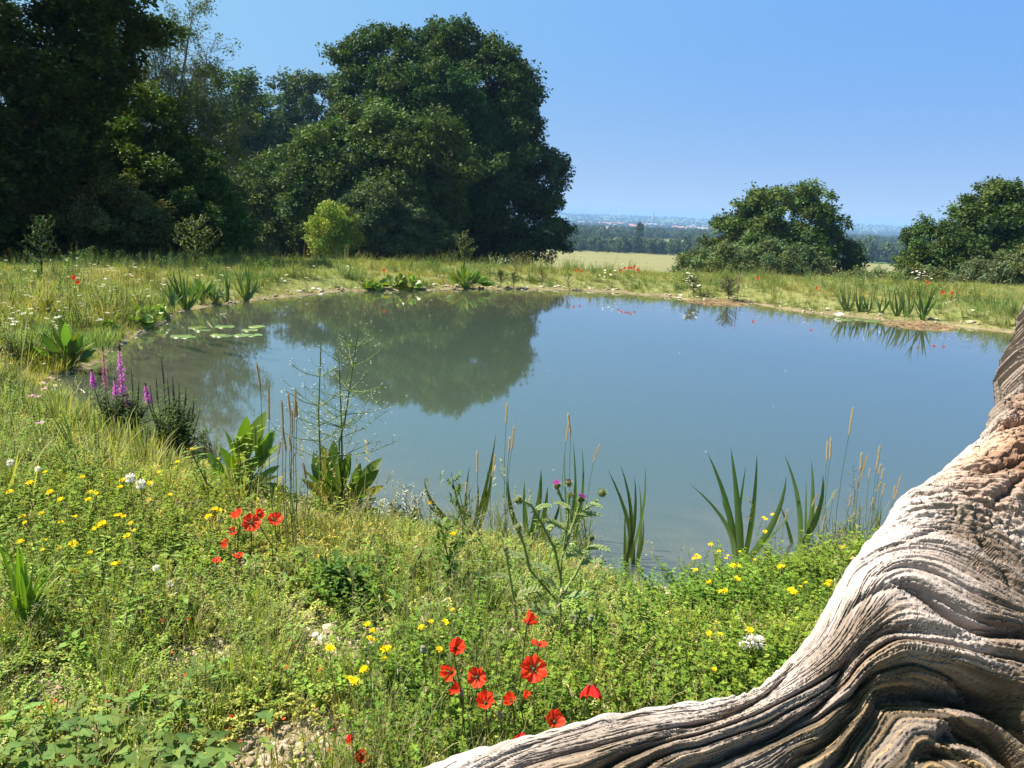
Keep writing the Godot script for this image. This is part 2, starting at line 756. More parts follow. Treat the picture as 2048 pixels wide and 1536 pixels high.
func box(b: MB, at: Vector3, size: Vector3, col: Color) -> void:
	var f := [[Vector3(1, 0, 0), Vector3(0, 1, 0)], [Vector3(-1, 0, 0), Vector3(0, 1, 0)], [Vector3(0, 1, 0), Vector3(0, 0, 1)], [Vector3(0, -1, 0), Vector3(0, 0, 1)], [Vector3(0, 0, 1), Vector3(0, 1, 0)], [Vector3(0, 0, -1), Vector3(0, 1, 0)]]
	for e in f:
		var n: Vector3 = e[0]
		var u: Vector3 = e[1]
		var w := n.cross(u)
		var k := []
		for s in [[-1, -1], [-1, 1], [1, 1], [1, -1]]:
			k.append(b.vert(at + (n + u * s[0] + w * s[1]) * size * 0.5, col))
		b.quad(k[0], k[1], k[2], k[3])


func house_shape(b: MB, wall: Color, roof: Color) -> void:
	box(b, Vector3(0, 0.3, 0), Vector3(1, 0.6, 1), wall)
	var e := 0.56
	for s in [-1.0, 1.0]:
		var q := [b.vert(Vector3(-e, 0.58, e * s), roof), b.vert(Vector3(e, 0.58, e * s), roof), b.vert(Vector3(e, 1.0, 0), roof), b.vert(Vector3(-e, 1.0, 0), roof)]
		b.quad(q[0], q[1], q[2], q[3])
		b.tri(b.vert(Vector3(0.5 * s, 0.6, -0.5), wall), b.vert(Vector3(0.5 * s, 0.6, 0.5), wall), b.vert(Vector3(0.5 * s, 0.98, 0), wall))


# a crown of leaf-sized faces about one unit wide and tall, for trees hundreds of metres off
func far_tree(sd_: int, spread: float, tall: float) -> ArrayMesh:
	var r := RandomNumberGenerator.new()
	r.seed = sd_
	var b := MB.new()
	var lobes := []
	for k in 11:
		var y := r.randf_range(0.18, 0.8)
		var a := r.randf_range(0, TAU)
		var rad := r.randf_range(0.1, 0.5) * (1.0 - 0.5 * y)
		lobes.append([Vector3(cos(a) * rad * spread, y * tall, sin(a) * rad * spread), r.randf_range(0.2, 0.34)])
	for l in lobes:
		var g := r.randf_range(0.8, 1.25)
		for k in 46:
			var y := r.randf_range(-0.8, 1)
			var a := r.randf_range(0, TAU)
			var s := sqrt(1 - y * y)
			var d := Vector3(s * cos(a), y, s * sin(a))
			var p: Vector3 = l[0] + d * l[1] * r.randf_range(0.8, 1.08)
			var u := Vector3(r.randf_range(-1, 1), r.randf_range(-0.5, 0.5), r.randf_range(-1, 1)).normalized() * 0.085
			var w := u.cross(d).normalized() * 0.085
			var c := Color(0.052, 0.078, 0.028) * (g * r.randf_range(0.75, 1.25))
			b.tri(b.vert(p - u, c), b.vert(p + w, c), b.vert(p + u - w * 0.4, c))
	b.tube(PackedVector3Array([Vector3(0, -0.05, 0), Vector3(0, 0.4, 0)]), 0.05, 0.03, Color(0.08, 0.07, 0.055), 5)
	return b.mesh()


# ---------------------------------------------------------------- trees and bushes
# a clump of leaves about one unit in radius; droop makes the leaves hang, long makes them narrow
func leaf_clump(n: int, length: float, width: float, flat: float) -> ArrayMesh:
	var b := MB.new()
	for k in n:
		var p := rdir() * pow(rng.randf(), 0.4)
		p.y *= flat
		var d := (Vector3(p.x, p.y * 0.5 - 0.25, p.z) + rdir() * 0.7).normalized()
		var up := (Vector3.UP + rdir() * 0.9).normalized()
		var c := Color(1, 1, 1) * rf(0.75, 1.25)
		var l := length * rf(0.7, 1.2)
		var side := d.cross(up).normalized() * l * width * 0.5
		var nrm := side.cross(d).normalized()
		var a := b.vert(p, c)
		var e := b.vert(p + d * l * 0.45 + side + nrm * l * 0.10, c)
		var f := b.vert(p + d * l - nrm * l * 0.08, c)
		var g := b.vert(p + d * l * 0.45 - side + nrm * l * 0.10, c)
		b.tri(a, e, f)
		b.tri(a, f, g)
	return b.mesh()


var clumps: Array[ArrayMesh] = []


# lobes: [px, py, rx, ry, further away by, tint factor]; the crown stands at distance dist
func tree(called: String, label: String, category: String, dist: float, trunk_px: float, lobes: Array, tint: Color, opt := {}) -> Node3D:
	var clump_px: float = opt.get("clump", 9.5) * 1.25
	var cover: float = opt.get("cover", 2.0)
	var sub_px: float = opt.get("sub", 20.0)
	var which: int = opt.get("leaf", 0)
	var group: String = opt.get("group", "")
	var flat: float = opt.get("flat", 0.75)
	var tp := at_dist(trunk_px, 500, dist)
	var root := thing(called, label, category, foot(tp) - Vector3(0, 0.1, 0), group)
	var base := root.position
	var mpp := dist / focal
	var cs := clump_px * mpp
	var balls := []
	for l in lobes:
		var c := at_dist(l[0], l[1], dist + l[4])
		var k: float = (dist + l[4]) / focal
		var rx: float = l[2] * k * 0.9
		var ry: float = l[3] * k * 0.9
		balls.append([c - base, Vector3(rx, ry, rx * opt.get("deep", 0.9)), l[5]])
	var where: Array[Transform3D] = []
	var tints := PackedColorArray()
	var nb := balls.size()
	for bi in nb:
		var c: Vector3 = balls[bi][0]
		var r: Vector3 = balls[bi][1]
		var area := 4.0 * PI * (r.x * r.y + r.y * r.z + r.x * r.z) / 3.0
		var rs0 := sub_px * mpp
		var nsub := int(area / (rs0 * rs0 * 1.9))
		for s in nsub:
			var d := rdir()
			var lump := 1.0 + 0.16 * noise.get_noise_3dv(d * 3.2 + c)
			var sc := c + d * r * lump * (rf(0.74, 1.10))
			if opt.get("taper", 0.0) > 0.0 and rng.randf() < opt["taper"] * clampf(0.5 - 0.5 * d.y, 0, 1):
				continue
			var inside := false
			for bj in nb:
				if bj != bi:
					var q: Vector3 = (sc - balls[bj][0]) / balls[bj][1]
					if q.length_squared() < 0.62:
						inside = true
						break
			if inside and rng.randf() < 0.85:
				continue
			var rs := rs0 * rf(0.4, 1.0) * (1.0 if rng.randf() < 0.75 else 1.7)
			var pull := 1.0 if rng.randf() < 0.45 else rf(1.2, 2.0)
			var out := ((sc - c) / (r * r)).normalized()
			var reach := (out + Vector3(0, 0.25, 0)).normalized()
			var n := int(cover * 2.2 * rs * rs / (cs * cs) * 3.2)
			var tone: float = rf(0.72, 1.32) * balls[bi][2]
			var warm := rf(-0.16, 0.22)
			for k in n:
				var e := rdir()
				if e.dot(reach) < -0.35:
					e = -e
				var p := sc + Vector3(e.x, e.y * flat, e.z) * rs * rf(0.55, 1.05) + reach * rs * 0.55 * rng.randf() * rng.randf()
				p += reach * (p - sc).dot(reach) * (pull - 1.0)
				if opt.has("floor") and p.y < opt["floor"]:
					continue
				var sz := cs * rf(0.6, 1.15)
				var ax := Vector3(rf(-1, 1), 0, rf(-1, 1)).normalized()
				var bs := Basis(ax, rf(-0.7, 0.7)) * Basis(Vector3.UP, rf(0, TAU))
				where.append(Transform3D(bs.scaled(Vector3.ONE * sz), p))
				var g := tone * rf(0.7, 1.3)
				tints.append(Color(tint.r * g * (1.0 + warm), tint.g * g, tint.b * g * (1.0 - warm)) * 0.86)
	many("crown", clumps[which], opt.get("mat", TREE), where, tints, root)
	# trunk and limbs
	var tb := MB.new()
	var bark: Color = opt.get("bark", Color(0.10, 0.085, 0.065))
	var tr: float = opt.get("trunk", 0.02) * dist * 0.25
	if tr > 0.0:
		var mid := Vector3.ZERO
		for bl in balls:
			mid += bl[0] / nb
		var fork := Vector3(mid.x * 0.4, maxf(mid.y * 0.45, 0.4), mid.z * 0.4)
		tb.tube(PackedVector3Array([Vector3(0, -0.3, 0), Vector3(0, 0.2, 0), fork * 0.5 + Vector3(tr * 0.4, 0, 0), fork]), tr * 1.35, tr * 0.8, bark, 10)
		part("trunk", tb.mesh(), BARK, root)
		for bl in balls:
			var e: Vector3 = bl[0]
			var m := fork.lerp(e, 0.5) + Vector3(rf(-0.3, 0.3), 0.12 * e.length(), rf(-0.3, 0.3))
			var lb := MB.new()
			lb.tube(PackedVector3Array([fork - Vector3(0, tr, 0), fork.lerp(m, 0.5) + Vector3(0, tr, 0), m, e]), tr * 0.55, tr * 0.12, bark, 6)
			part("limb", lb.mesh(), BARK, root)
	return root


# an open tree whose branches show: grows by forking
func bare_tree(called: String, label: String, dist: float, px0: float, tops: Array, tint: Color, leafiness: float) -> void:
	var root := thing(called, label, "tree", foot(at_dist(px0, 500, dist)) - Vector3(0, 0.1, 0), "")
	var base := root.position
	var wood := MB.new()
	var twigs := MB.new()
	var where: Array[Transform3D] = []
	var tints := PackedColorArray()
	var bark := Color(0.20, 0.185, 0.155)
	for t in tops:
		var top := at_dist(t[0], t[1], dist + t[2]) - base
		var start := Vector3(0, 0, 0)
		var pts := PackedVector3Array()
		for k in 9:
			var f := k / 8.0
			pts.append(start.lerp(top, f) + Vector3(sin(f * 5.0 + t[0]) * 0.12, 0, cos(f * 4.0 + t[1]) * 0.12) + Vector3(top.x * 0.2 * f * (f - 1.0), 0, 0))
		wood.tube(pts, t[3], 0.012, bark, 7)
		for k in range(0, 60):
			var f := rf(0.28, 1.0)
			var p := start.lerp(top, f) + Vector3(sin(f * 5.0 + t[0]) * 0.12, 0, cos(f * 4.0 + t[1]) * 0.12) + Vector3(top.x * 0.2 * f * (f - 1.0), 0, 0)
			var a := rf(0, TAU)
			var d := Vector3(cos(a), rf(0.15, 0.9), sin(a)).normalized()
			var len := (1.0 - f * 0.75) * rf(0.8, 2.6)
			var q := p + d * len
			var h := p.lerp(q, 0.5) + Vector3(0, -0.12 * len, 0) + rdir() * 0.1
			twigs.tube(PackedVector3Array([p, h, q]), 0.022 * (1.2 - f), 0.006, bark, 4)
			for j in 5:
				var o := p.lerp(q, rf(0.35, 1.0)) + Vector3(0, -0.05, 0)
				var w := o + (d + rdir() * 0.9).normalized() * rf(0.3, 0.8)
				twigs.tube(PackedVector3Array([o, w]), 0.008, 0.004, bark, 3)
				if rng.randf() < leafiness * (0.35 + f):
					for i in 4:
						var lp := o.lerp(w, rf(0.3, 1.15)) + rdir() * 0.12
						where.append(Transform3D(Basis(Vector3.UP, rf(0, TAU)).scaled(Vector3.ONE * rf(0.12, 0.24)), lp))
						var g := rf(0.7, 1.3)
						tints.append(tint * g)
	part("trunk", wood.mesh(), BARK, root)
	part("branches", twigs.mesh(), BARK, root).set_meta("kind", "stuff")
	many("crown", clumps[1], TREE, where, tints, root)


func build_trees() -> void:
	clumps = [leaf_clump(10, 0.62, 0.62, 0.75), leaf_clump(9, 0.62, 0.38, 0.6), leaf_clump(8, 0.75, 0.7, 0.7)]
	var dark := Color(0.056, 0.090, 0.027)
	var mid := Color(0.068, 0.112, 0.034)
	var light := Color(0.100, 0.150, 0.040)
	# the great beech
	tree("beech_tree", "huge rounded beech tree, the tallest crown behind the pond", "tree", 85.0, 880, [
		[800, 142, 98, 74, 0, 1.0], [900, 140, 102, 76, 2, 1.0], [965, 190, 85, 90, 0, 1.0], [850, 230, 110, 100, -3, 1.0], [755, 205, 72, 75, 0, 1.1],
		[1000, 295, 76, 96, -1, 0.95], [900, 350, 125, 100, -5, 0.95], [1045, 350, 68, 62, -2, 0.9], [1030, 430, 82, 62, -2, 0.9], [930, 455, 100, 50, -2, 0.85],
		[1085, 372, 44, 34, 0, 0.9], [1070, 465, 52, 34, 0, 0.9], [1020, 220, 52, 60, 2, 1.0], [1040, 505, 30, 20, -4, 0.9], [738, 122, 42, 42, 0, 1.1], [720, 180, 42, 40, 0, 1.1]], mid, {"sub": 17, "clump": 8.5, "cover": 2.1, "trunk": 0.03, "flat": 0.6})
	tree("dark_dome_tree", "dense dark green domed tree standing against the front of the beech", "tree", 80.0, 900, [
		[880, 205, 85, 66, 0, 1.0], [905, 290, 95, 90, 0, 1.0], [880, 380, 90, 80, -1, 0.9], [960, 360, 70, 90, 0, 0.9]], Color(0.045, 0.105, 0.030), {"sub": 9, "clump": 6.5, "cover": 2.0})
	tree("field_maple_tree", "bright tipped leafy tree in front of the beech's left side", "tree", 72.0, 760, [
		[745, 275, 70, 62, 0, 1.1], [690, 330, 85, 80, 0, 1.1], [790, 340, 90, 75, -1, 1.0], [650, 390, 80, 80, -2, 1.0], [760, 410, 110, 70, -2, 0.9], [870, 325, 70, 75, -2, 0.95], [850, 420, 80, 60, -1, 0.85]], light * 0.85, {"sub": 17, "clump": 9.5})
	# the wood on the left, from the beech outwards
	tree("woodland_tree", "rounded tree left of the beech with a ragged skyline", "tree", 150.0, 610, [
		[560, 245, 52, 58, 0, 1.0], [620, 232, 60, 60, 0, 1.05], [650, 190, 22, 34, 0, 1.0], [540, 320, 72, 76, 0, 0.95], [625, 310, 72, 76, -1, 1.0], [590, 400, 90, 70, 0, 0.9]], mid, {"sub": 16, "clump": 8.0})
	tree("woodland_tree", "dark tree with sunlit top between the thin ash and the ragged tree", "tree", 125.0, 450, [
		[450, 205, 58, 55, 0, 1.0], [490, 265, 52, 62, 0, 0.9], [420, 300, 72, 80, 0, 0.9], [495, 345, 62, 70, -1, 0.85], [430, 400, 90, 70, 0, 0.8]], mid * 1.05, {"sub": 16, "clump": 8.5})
	bare_tree("ash_tree", "thin pale ash with bare forking branches and sparse leaves", 31.0, 352, [
		[385, 10, 0.0, 0.16], [420, 95, 0.5, 0.09], [300, 60, 0.6, 0.10], [452, 200, -0.4, 0.07], [345, 70, -0.5, 0.08], [250, 40, 0.4, 0.07], [335, 150, 0.3, 0.07], [480, 235, -0.8, 0.05]], Color(0.115, 0.15, 0.05), 0.26)
	bare_tree("ash_tree", "bare stemmed ash half hidden behind the ivy covered tree", 34.0, 232, [[190, 90, 0.0, 0.12], [222, 70, 0.0, 0.11], [262, 110, 0.3, 0.10], [150, 120, 0.0, 0.08]], Color(0.10, 0.13, 0.04), 0.18)
	tree("ivy_covered_tree", "squat tree smothered in ivy below the bare branches", "tree", 30.0, 250, [
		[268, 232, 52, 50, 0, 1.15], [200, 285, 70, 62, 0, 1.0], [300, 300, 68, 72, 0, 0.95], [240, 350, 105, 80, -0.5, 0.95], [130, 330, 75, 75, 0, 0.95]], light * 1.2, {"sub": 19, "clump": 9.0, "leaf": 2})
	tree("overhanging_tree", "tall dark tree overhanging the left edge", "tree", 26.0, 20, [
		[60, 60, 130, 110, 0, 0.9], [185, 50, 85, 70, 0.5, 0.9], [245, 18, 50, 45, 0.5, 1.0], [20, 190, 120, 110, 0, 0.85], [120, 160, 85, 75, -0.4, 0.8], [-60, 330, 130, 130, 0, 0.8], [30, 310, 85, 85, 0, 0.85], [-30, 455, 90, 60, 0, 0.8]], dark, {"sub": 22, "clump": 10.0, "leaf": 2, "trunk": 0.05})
	tree("woodland_shrub", "dull olive shrub below the ivy covered tree", "shrub", 27.0, 165, [[150, 420, 105, 70, 0, 0.95], [70, 455, 80, 50, 0, 0.9], [235, 450, 80, 55, 0, 0.8]], Color(0.15, 0.165, 0.06), {"sub": 17, "clump": 8.5, "trunk": 0.006})
	tree("woodland_shrub", "deep green shrub at the foot of the thin ash", "shrub", 28.5, 360, [[345, 420, 80, 70, 0, 0.8], [410, 455, 70, 48, 0, 0.9], [300, 470, 70, 34, 0, 0.8], [385, 360, 50, 50, 0.5, 0.9]], mid * 1.25, {"sub": 16, "clump": 8.5, "trunk": 0.006})
	tree("woodland_shrub", "broad sunlit shrub to the left of the yellow green sapling", "shrub", 76.0, 560, [[545, 390, 70, 66, 0, 1.15], [500, 435, 70, 60, 0, 0.95], [590, 440, 70, 56, -0.5, 1.0], [560, 475, 80, 32, -1, 0.85]], light * 0.75, {"sub": 16, "clump": 8.5, "trunk": 0.006})
	tree("woodland_shrub", "grey green rounded shrub just right of the yellow green sapling", "shrub", 66.0, 745, [[745, 425, 68, 50, 0, 1.1], [715, 465, 62, 45, 0, 1.0], [800, 455, 60, 45, 0, 0.95], [850, 475, 40, 30, 0.4, 0.9], [770, 490, 70, 28, -0.4, 0.9]], Color(0.092, 0.13, 0.058), {"sub": 12, "clump": 7.5, "trunk": 0.006})
	tree("sapling", "bright yellow green sapling in front of the dark wood", "shrub", 62.0, 660, [[662, 440, 30, 28, 0, 1.2], [655, 475, 40, 30, 0, 1.0], [688, 470, 26, 26, 0, 1.0]], Color(0.24, 0.30, 0.05), {"sub": 8, "clump": 7.5, "trunk": 0.005, "leaf": 1})
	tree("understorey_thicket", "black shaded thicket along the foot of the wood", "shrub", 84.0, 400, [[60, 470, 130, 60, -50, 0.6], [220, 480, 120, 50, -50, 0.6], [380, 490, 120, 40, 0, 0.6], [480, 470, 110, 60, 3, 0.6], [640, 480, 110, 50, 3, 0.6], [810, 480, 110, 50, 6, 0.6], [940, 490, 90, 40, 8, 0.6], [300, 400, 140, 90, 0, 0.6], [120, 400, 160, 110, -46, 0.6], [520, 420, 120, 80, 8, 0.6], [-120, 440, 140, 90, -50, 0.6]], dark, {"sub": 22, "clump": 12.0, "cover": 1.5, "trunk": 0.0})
	# right of the gap, down the slope
	tree("hawthorn_tree", "rounded tree standing alone beyond the right end of the far bank", "tree", 92.0, 1590, [
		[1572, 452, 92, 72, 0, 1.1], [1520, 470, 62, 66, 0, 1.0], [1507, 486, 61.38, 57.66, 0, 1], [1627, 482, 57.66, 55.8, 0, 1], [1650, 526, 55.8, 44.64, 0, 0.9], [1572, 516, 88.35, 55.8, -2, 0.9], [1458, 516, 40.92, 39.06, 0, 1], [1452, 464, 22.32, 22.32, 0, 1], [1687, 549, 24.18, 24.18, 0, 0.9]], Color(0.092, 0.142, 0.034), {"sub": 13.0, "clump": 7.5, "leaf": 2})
	tree("bramble_bush", "grey green bramble bush spreading at the lone tree's left foot", "bush", 80.0, 1530, [[1449, 532, 66, 34, 0, 1.1], [1534, 536, 74, 36, 0, 1], [1609, 545, 46, 34, 1, 0.9], [1389, 542, 36, 24, 0, 1.1]], Color(0.115, 0.155, 0.06), {"sub": 10.0, "clump": 6.0, "trunk": 0.004})
	tree("bramble_bush", "low pale bramble between the lone tree and the right hand tree", "bush", 46.0, 1740, [[1700, 568, 42, 13, 0, 1.0], [1770, 567, 60, 14, 0, 1.0], [1830, 560, 36, 18, 0, 1.0]], Color(0.128, 0.165, 0.07), {"sub": 9.0, "clump": 5.5, "trunk": 0.004})
	tree("hedge_tree", "leafy tree cut off by the right edge above the log", "tree", 66.0, 1990, [
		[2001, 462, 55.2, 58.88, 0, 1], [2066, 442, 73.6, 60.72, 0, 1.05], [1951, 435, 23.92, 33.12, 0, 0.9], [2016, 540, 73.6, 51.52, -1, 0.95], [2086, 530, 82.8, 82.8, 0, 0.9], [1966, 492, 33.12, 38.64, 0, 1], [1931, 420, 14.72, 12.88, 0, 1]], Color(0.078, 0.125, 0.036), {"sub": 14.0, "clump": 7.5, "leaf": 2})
	tree("hedge_shrub", "dark upright shrub at the left foot of the right hand tree", "shrub", 60.0, 1880, [[1865, 495, 46, 36, 0, 1.0], [1905, 525, 58, 40, 0, 0.9], [1850, 530, 38, 32, 0, 0.9]], Color(0.068, 0.112, 0.03), {"sub": 11.0, "clump": 7.0, "trunk": 0.006})
	tree("hedge_shrub", "silvery bramble mound under the right hand tree", "shrub", 40.0, 2010, [[1990, 566, 66, 30, 0, 1.0], [2060, 560, 80, 42, 0, 1.0]], Color(0.115, 0.145, 0.075), {"sub": 9.0, "clump": 5.5, "trunk": 0.004})


# ---------------------------------------------------------------- the weathered stump
const LG := 144
var log_n: Vector3
var log_a: Vector3
var log_b: Vector3
var log_q: Vector3
var grain := PackedFloat32Array()
var grain_lo := Vector2.ZERO
var grain_step := Vector2.ONE


func on_log(px: float, py: float) -> Vector2:
	var r := ray(px, py)
	var p := EYE + r * ((log_q - EYE).dot(log_n) / r.dot(log_n)) - log_q
	return Vector2(p.dot(log_a), p.dot(log_b))


func line_on_log(pts: Array) -> PackedVector2Array:
	var a := PackedVector2Array()
	for p in pts:
		a.append(on_log(p[0], p[1]))
	return a


func seg_dist2(p: Vector2, a: Vector2, b: Vector2) -> float:
	var ab := b - a
	var t := clampf((p - a).dot(ab) / maxf(ab.length_squared(), 1e-9), 0.0, 1.0)
	return (p - a - ab * t).length_squared()


func smooth_line(a: PackedVector2Array, n: int) -> PackedVector2Array:
	var c := Curve2D.new()
	for k in a.size():
		var tan := (a[mini(k + 1, a.size() - 1)] - a[maxi(k - 1, 0)]) / 6.0
		c.add_point(a[k], -tan, tan)
	var out := PackedVector2Array()
	for k in n + 1:
		var f := float(k) / n * (a.size() - 1)
		var i := mini(int(f), a.size() - 2)
		out.append(c.sample(i, f - i))
	return out


func grain_at(p: Vector2) -> float:
	var f := (p - grain_lo) / grain_step
	var ix := clampi(int(f.x), 0, LG - 2)
	var iy := clampi(int(f.y), 0, LG - 2)
	var u := clampf(f.x - ix, 0, 1)
	var w := clampf(f.y - iy, 0, 1)
	var k := iy * LG + ix
	return lerpf(lerpf(grain[k], grain[k + 1], u), lerpf(grain[k + LG], grain[k + LG + 1], u), w)


func build_log() -> void:
	log_n = Vector3(-0.15, 0.72, 0.68).normalized()
	log_q = EYE + ray(1700, 1200) * 1.05
	log_b = (Vector3.UP - log_n * log_n.y).normalized()
	log_a = log_b.cross(log_n)
	# grain lines, each with its level across the grain
	var lines := [
		[0.1, [[300, 1720], [870, 1540], [1130, 1455], [1500, 1376], [1640, 1244], [1705, 1120]]],
		[1.0, [[700, 1700], [1000, 1536], [1300, 1462], [1500, 1408], [1630, 1310], [1685, 1225], [1740, 1150], [1800, 1122], [1900, 1150], [2048, 1215], [2300, 1290]]],
		[2.0, [[900, 1700], [1150, 1536], [1350, 1490], [1550, 1412], [1680, 1330], [1715, 1260], [1780, 1212], [1870, 1236], [1960, 1285], [2048, 1300], [2300, 1360]]],
		[3.0, [[1050, 1700], [1290, 1536], [1450, 1490], [1600, 1425], [1700, 1345], [1740, 1290], [1820, 1278], [1930, 1305], [2048, 1340], [2300, 1420]]],
		[4.0, [[1200, 1700], [1420, 1536], [1560, 1478], [1690, 1400], [1735, 1335], [1800, 1312], [1900, 1320], [2048, 1385], [2300, 1480]]],
		[5.0, [[1350, 1700], [1560, 1536], [1660, 1490], [1715, 1435], [1755, 1385], [1850, 1366], [1950, 1385], [2048, 1440], [2300, 1560]]],
		[6.0, [[1500, 1720], [1690, 1536], [1735, 1485], [1800, 1436], [1900, 1428], [2000, 1466], [2100, 1530], [2300, 1660]]],
		[7.0, [[1620, 1740], [1770, 1536], [1830, 1500], [1900, 1492], [1990, 1536], [2100, 1620]]],
		[8.0, [[1750, 1780], [1850, 1590], [1900, 1570], [1960, 1600], [2050, 1700]]],
		[0.0, [[1712, 1118], [1765, 1088], [1825, 1076], [1900, 1106], [2048, 1170], [2300, 1230]]],
		[-1.0, [[1745, 1060], [1800, 1034], [1880, 1050], [1960, 1088], [2048, 1120], [2300, 1170]]],
		[-2.0, [[1788, 992], [1860, 988], [1950, 1020], [2048, 1055], [2300, 1100]]],
		[-3.0, [[1850, 938], [1930, 950], [2048, 990], [2300, 1020]]],
		[-4.0, [[1908, 884], [1990, 880], [2048, 905], [2300, 930]]],
		[-5.0, [[1968, 806], [2048, 815], [2300, 840]]],
		[-6.0, [[2008, 722], [2100, 730], [2300, 750]]],
		[-7.0, [[2030, 620], [2120, 640], [2300, 660]]]]
	var lo := Vector2(1e9, 1e9)
	var hi := -lo
	for p in [[300, 1720], [2600, 350], [2600, 2300], [300, 2300], [2300, 300]]:
		lo = lo.min(on_log(p[0], p[1]))
		hi = hi.max(on_log(p[0], p[1]))
	grain_lo = lo
	grain_step = (hi - lo) / (LG - 1)
	grain.resize(LG * LG)
	var fixed := PackedByteArray()
	fixed.resize(LG * LG)
	var pl := []
	for l in lines:
		pl.append(smooth_line(line_on_log(l[1]), l[1].size() * 3))
	for iy in range(0, LG, 4):
		for ix in range(0, LG, 4):
			var p := lo + grain_step * Vector2(ix + 1.5, iy + 1.5)
			var sw := 0.0
			var sv := 0.0
			for k in pl.size():
				var best := 1e9
				var q: PackedVector2Array = pl[k]
				for j in range(0, q.size() - 1, 2):
					best = minf(best, seg_dist2(p, q[j], q[mini(j + 2, q.size() - 1)]))
				var w := 1.0 / (best + 0.0004)
				w *= w
				sw += w
				sv += w * lines[k][0]
			for jy in 4:
				for jx in 4:
					grain[(iy + jy) * LG + ix + jx] = sv / sw
	for k in pl.size():
		var q: PackedVector2Array = pl[k]
		for j in q.size() - 1:
			for s in 10:
				var f := (q[j].lerp(q[j + 1], s / 10.0) - lo) / grain_step
				var c := int(round(f.y)) * LG + int(round(f.x))
				if c >= 0 and c < LG * LG:
					grain[c] = lines[k][0]
					fixed[c] = 1
	for it in 130:
		var back := it % 2 == 1
		for y in range(1, LG - 1):
			var yy := LG - 1 - y if back else y
			for x in range(1, LG - 1):
				var c := yy * LG + (LG - 1 - x if back else x)
				if fixed[c] == 0:
					grain[c] = (grain[c - 1] + grain[c + 1] + grain[c - LG] + grain[c + LG]) * 0.25
	# free the constraint rows a little so that no step remains at them
	for it in 3:
		for y in range(1, LG - 1):
			for x in range(1, LG - 1):
				var c := y * LG + x
				grain[c] = grain[c] * 0.4 + (grain[c - 1] + grain[c + 1] + grain[c - LG] + grain[c + LG]) * 0.15

	# deep splits: points, half width, depth (millimetres)
	var cracks := []
	for e in [
		[[[1775, 1186], [1830, 1210], [1890, 1245], [1950, 1272], [2048, 1275], [2200, 1300]], 8.0, 45.0],
		[[[1752, 1412], [1785, 1392], [1860, 1386], [1940, 1388], [2010, 1412], [2060, 1450], [2160, 1520]], 13.0, 66.0],
		[[[1880, 1478], [1930, 1462], [1990, 1472], [2048, 1512], [2120, 1570]], 11.0, 55.0],
		[[[1835, 1512], [1880, 1502], [1930, 1508], [1980, 1540]], 6.0, 30.0],
		[[[1180, 1560], [1290, 1500], [1420, 1446], [1520, 1396], [1566, 1356], [1600, 1310]], 4.5, 16.0],
		[[[1380, 1540], [1500, 1490], [1600, 1442], [1660, 1390], [1690, 1330]], 5.0, 20.0],
		[[[1540, 1560], [1620, 1510], [1690, 1445], [1720, 1390], [1735, 1345]], 6.0, 26.0],
		[[[1640, 1570], [1700, 1500], [1745, 1440], [1760, 1405]], 6.0, 30.0],
		[[[980, 1520], [1120, 1470], [1260, 1432], [1400, 1404]], 2.5, 6.0],
		[[[1805, 1318], [1860, 1330], [1900, 1330]], 4.0, 12.0],
		[[[1672, 1262], [1700, 1222], [1745, 1196], [1800, 1190]], 4.0, 12.0],
		[[[1710, 1325], [1728, 1292], [1770, 1276], [1860, 1282], [1940, 1300]], 5.0, 16.0],
		[[[1735, 1168], [1790, 1152], [1850, 1166], [1930, 1200], [2048, 1240]], 3.0, 10.0],
		[[[1860, 975], [1905, 1002], [1960, 1036], [1985, 1040]], 3.5, 18.0],
		[[[1960, 1036], [1990, 1012], [2020, 980], [2048, 962]], 4.0, 18.0],
		[[[1925, 1075], [1945, 1110], [1985, 1150], [2010, 1185]], 3.0, 12.0],
		[[[1845, 905], [1900, 925], [1950, 960], [1990, 955], [2048, 930]], 4.0, 18.0],
		[[[2000, 748], [2040, 742], [2100, 745]], 5.0, 26.0], [[[1990, 862], [2048, 850]], 4.0, 16.0], [[[1960, 826], [2020, 808], [2070, 815]], 4.0, 16.0],
		[[[1780, 1000], [1835, 1000], [1870, 1020], [1900, 1044]], 3.0, 8.0], [[[1690, 1125], [1760, 1110], [1830, 1090], [1880, 1080]], 2.5, 6.0], [[[1820, 1235], [1880, 1262], [1950, 1296], [2048, 1312]], 2.5, 9.0]]:
		var q := smooth_line(line_on_log(e[0]), e[0].size() * 4)
		var blo := q[0]
		var bhi := q[0]
		for p in q:
			blo = blo.min(p)
			bhi = bhi.max(p)
		var wd: float = e[1] * 0.00085
		cracks.append([q, wd, e[2] * 0.001, blo - Vector2.ONE * wd * 3.0, bhi + Vector2.ONE * wd * 3.0])

	var outer := smooth_line(line_on_log([[230, 1800], [520, 1622], [800, 1528], [940, 1482], [1090, 1444], [1280, 1400], [1440, 1372], [1510, 1356], [1570, 1312], [1642, 1234], [1674, 1176], [1710, 1112], [1752, 1056], [1778, 1032], [1802, 990], [1820, 968], [1874, 934], [1906, 910], [1930, 888], [1974, 844], [2002, 822], [2016, 794], [2020, 772], [2040, 752], [2052, 738], [2032, 706], [2030, 690], [2042, 664], [2048, 640], [2062, 606], [2080, 555], [2120, 500], [2180, 450]]), 900)
	var inner := smooth_line(line_on_log([[240, 1830], [640, 2050], [1000, 2200], [1500, 2300], [2000, 2250], [2400, 1900], [2600, 1500], [2600, 1150], [2500, 800], [2350, 560], [2160, 452]]), 900)
	var b := MB.new()
	var ns := 900
	var nt := 400
	var fn := FastNoiseLite.new()
	fn.noise_type = FastNoiseLite.TYPE_SIMPLEX_SMOOTH
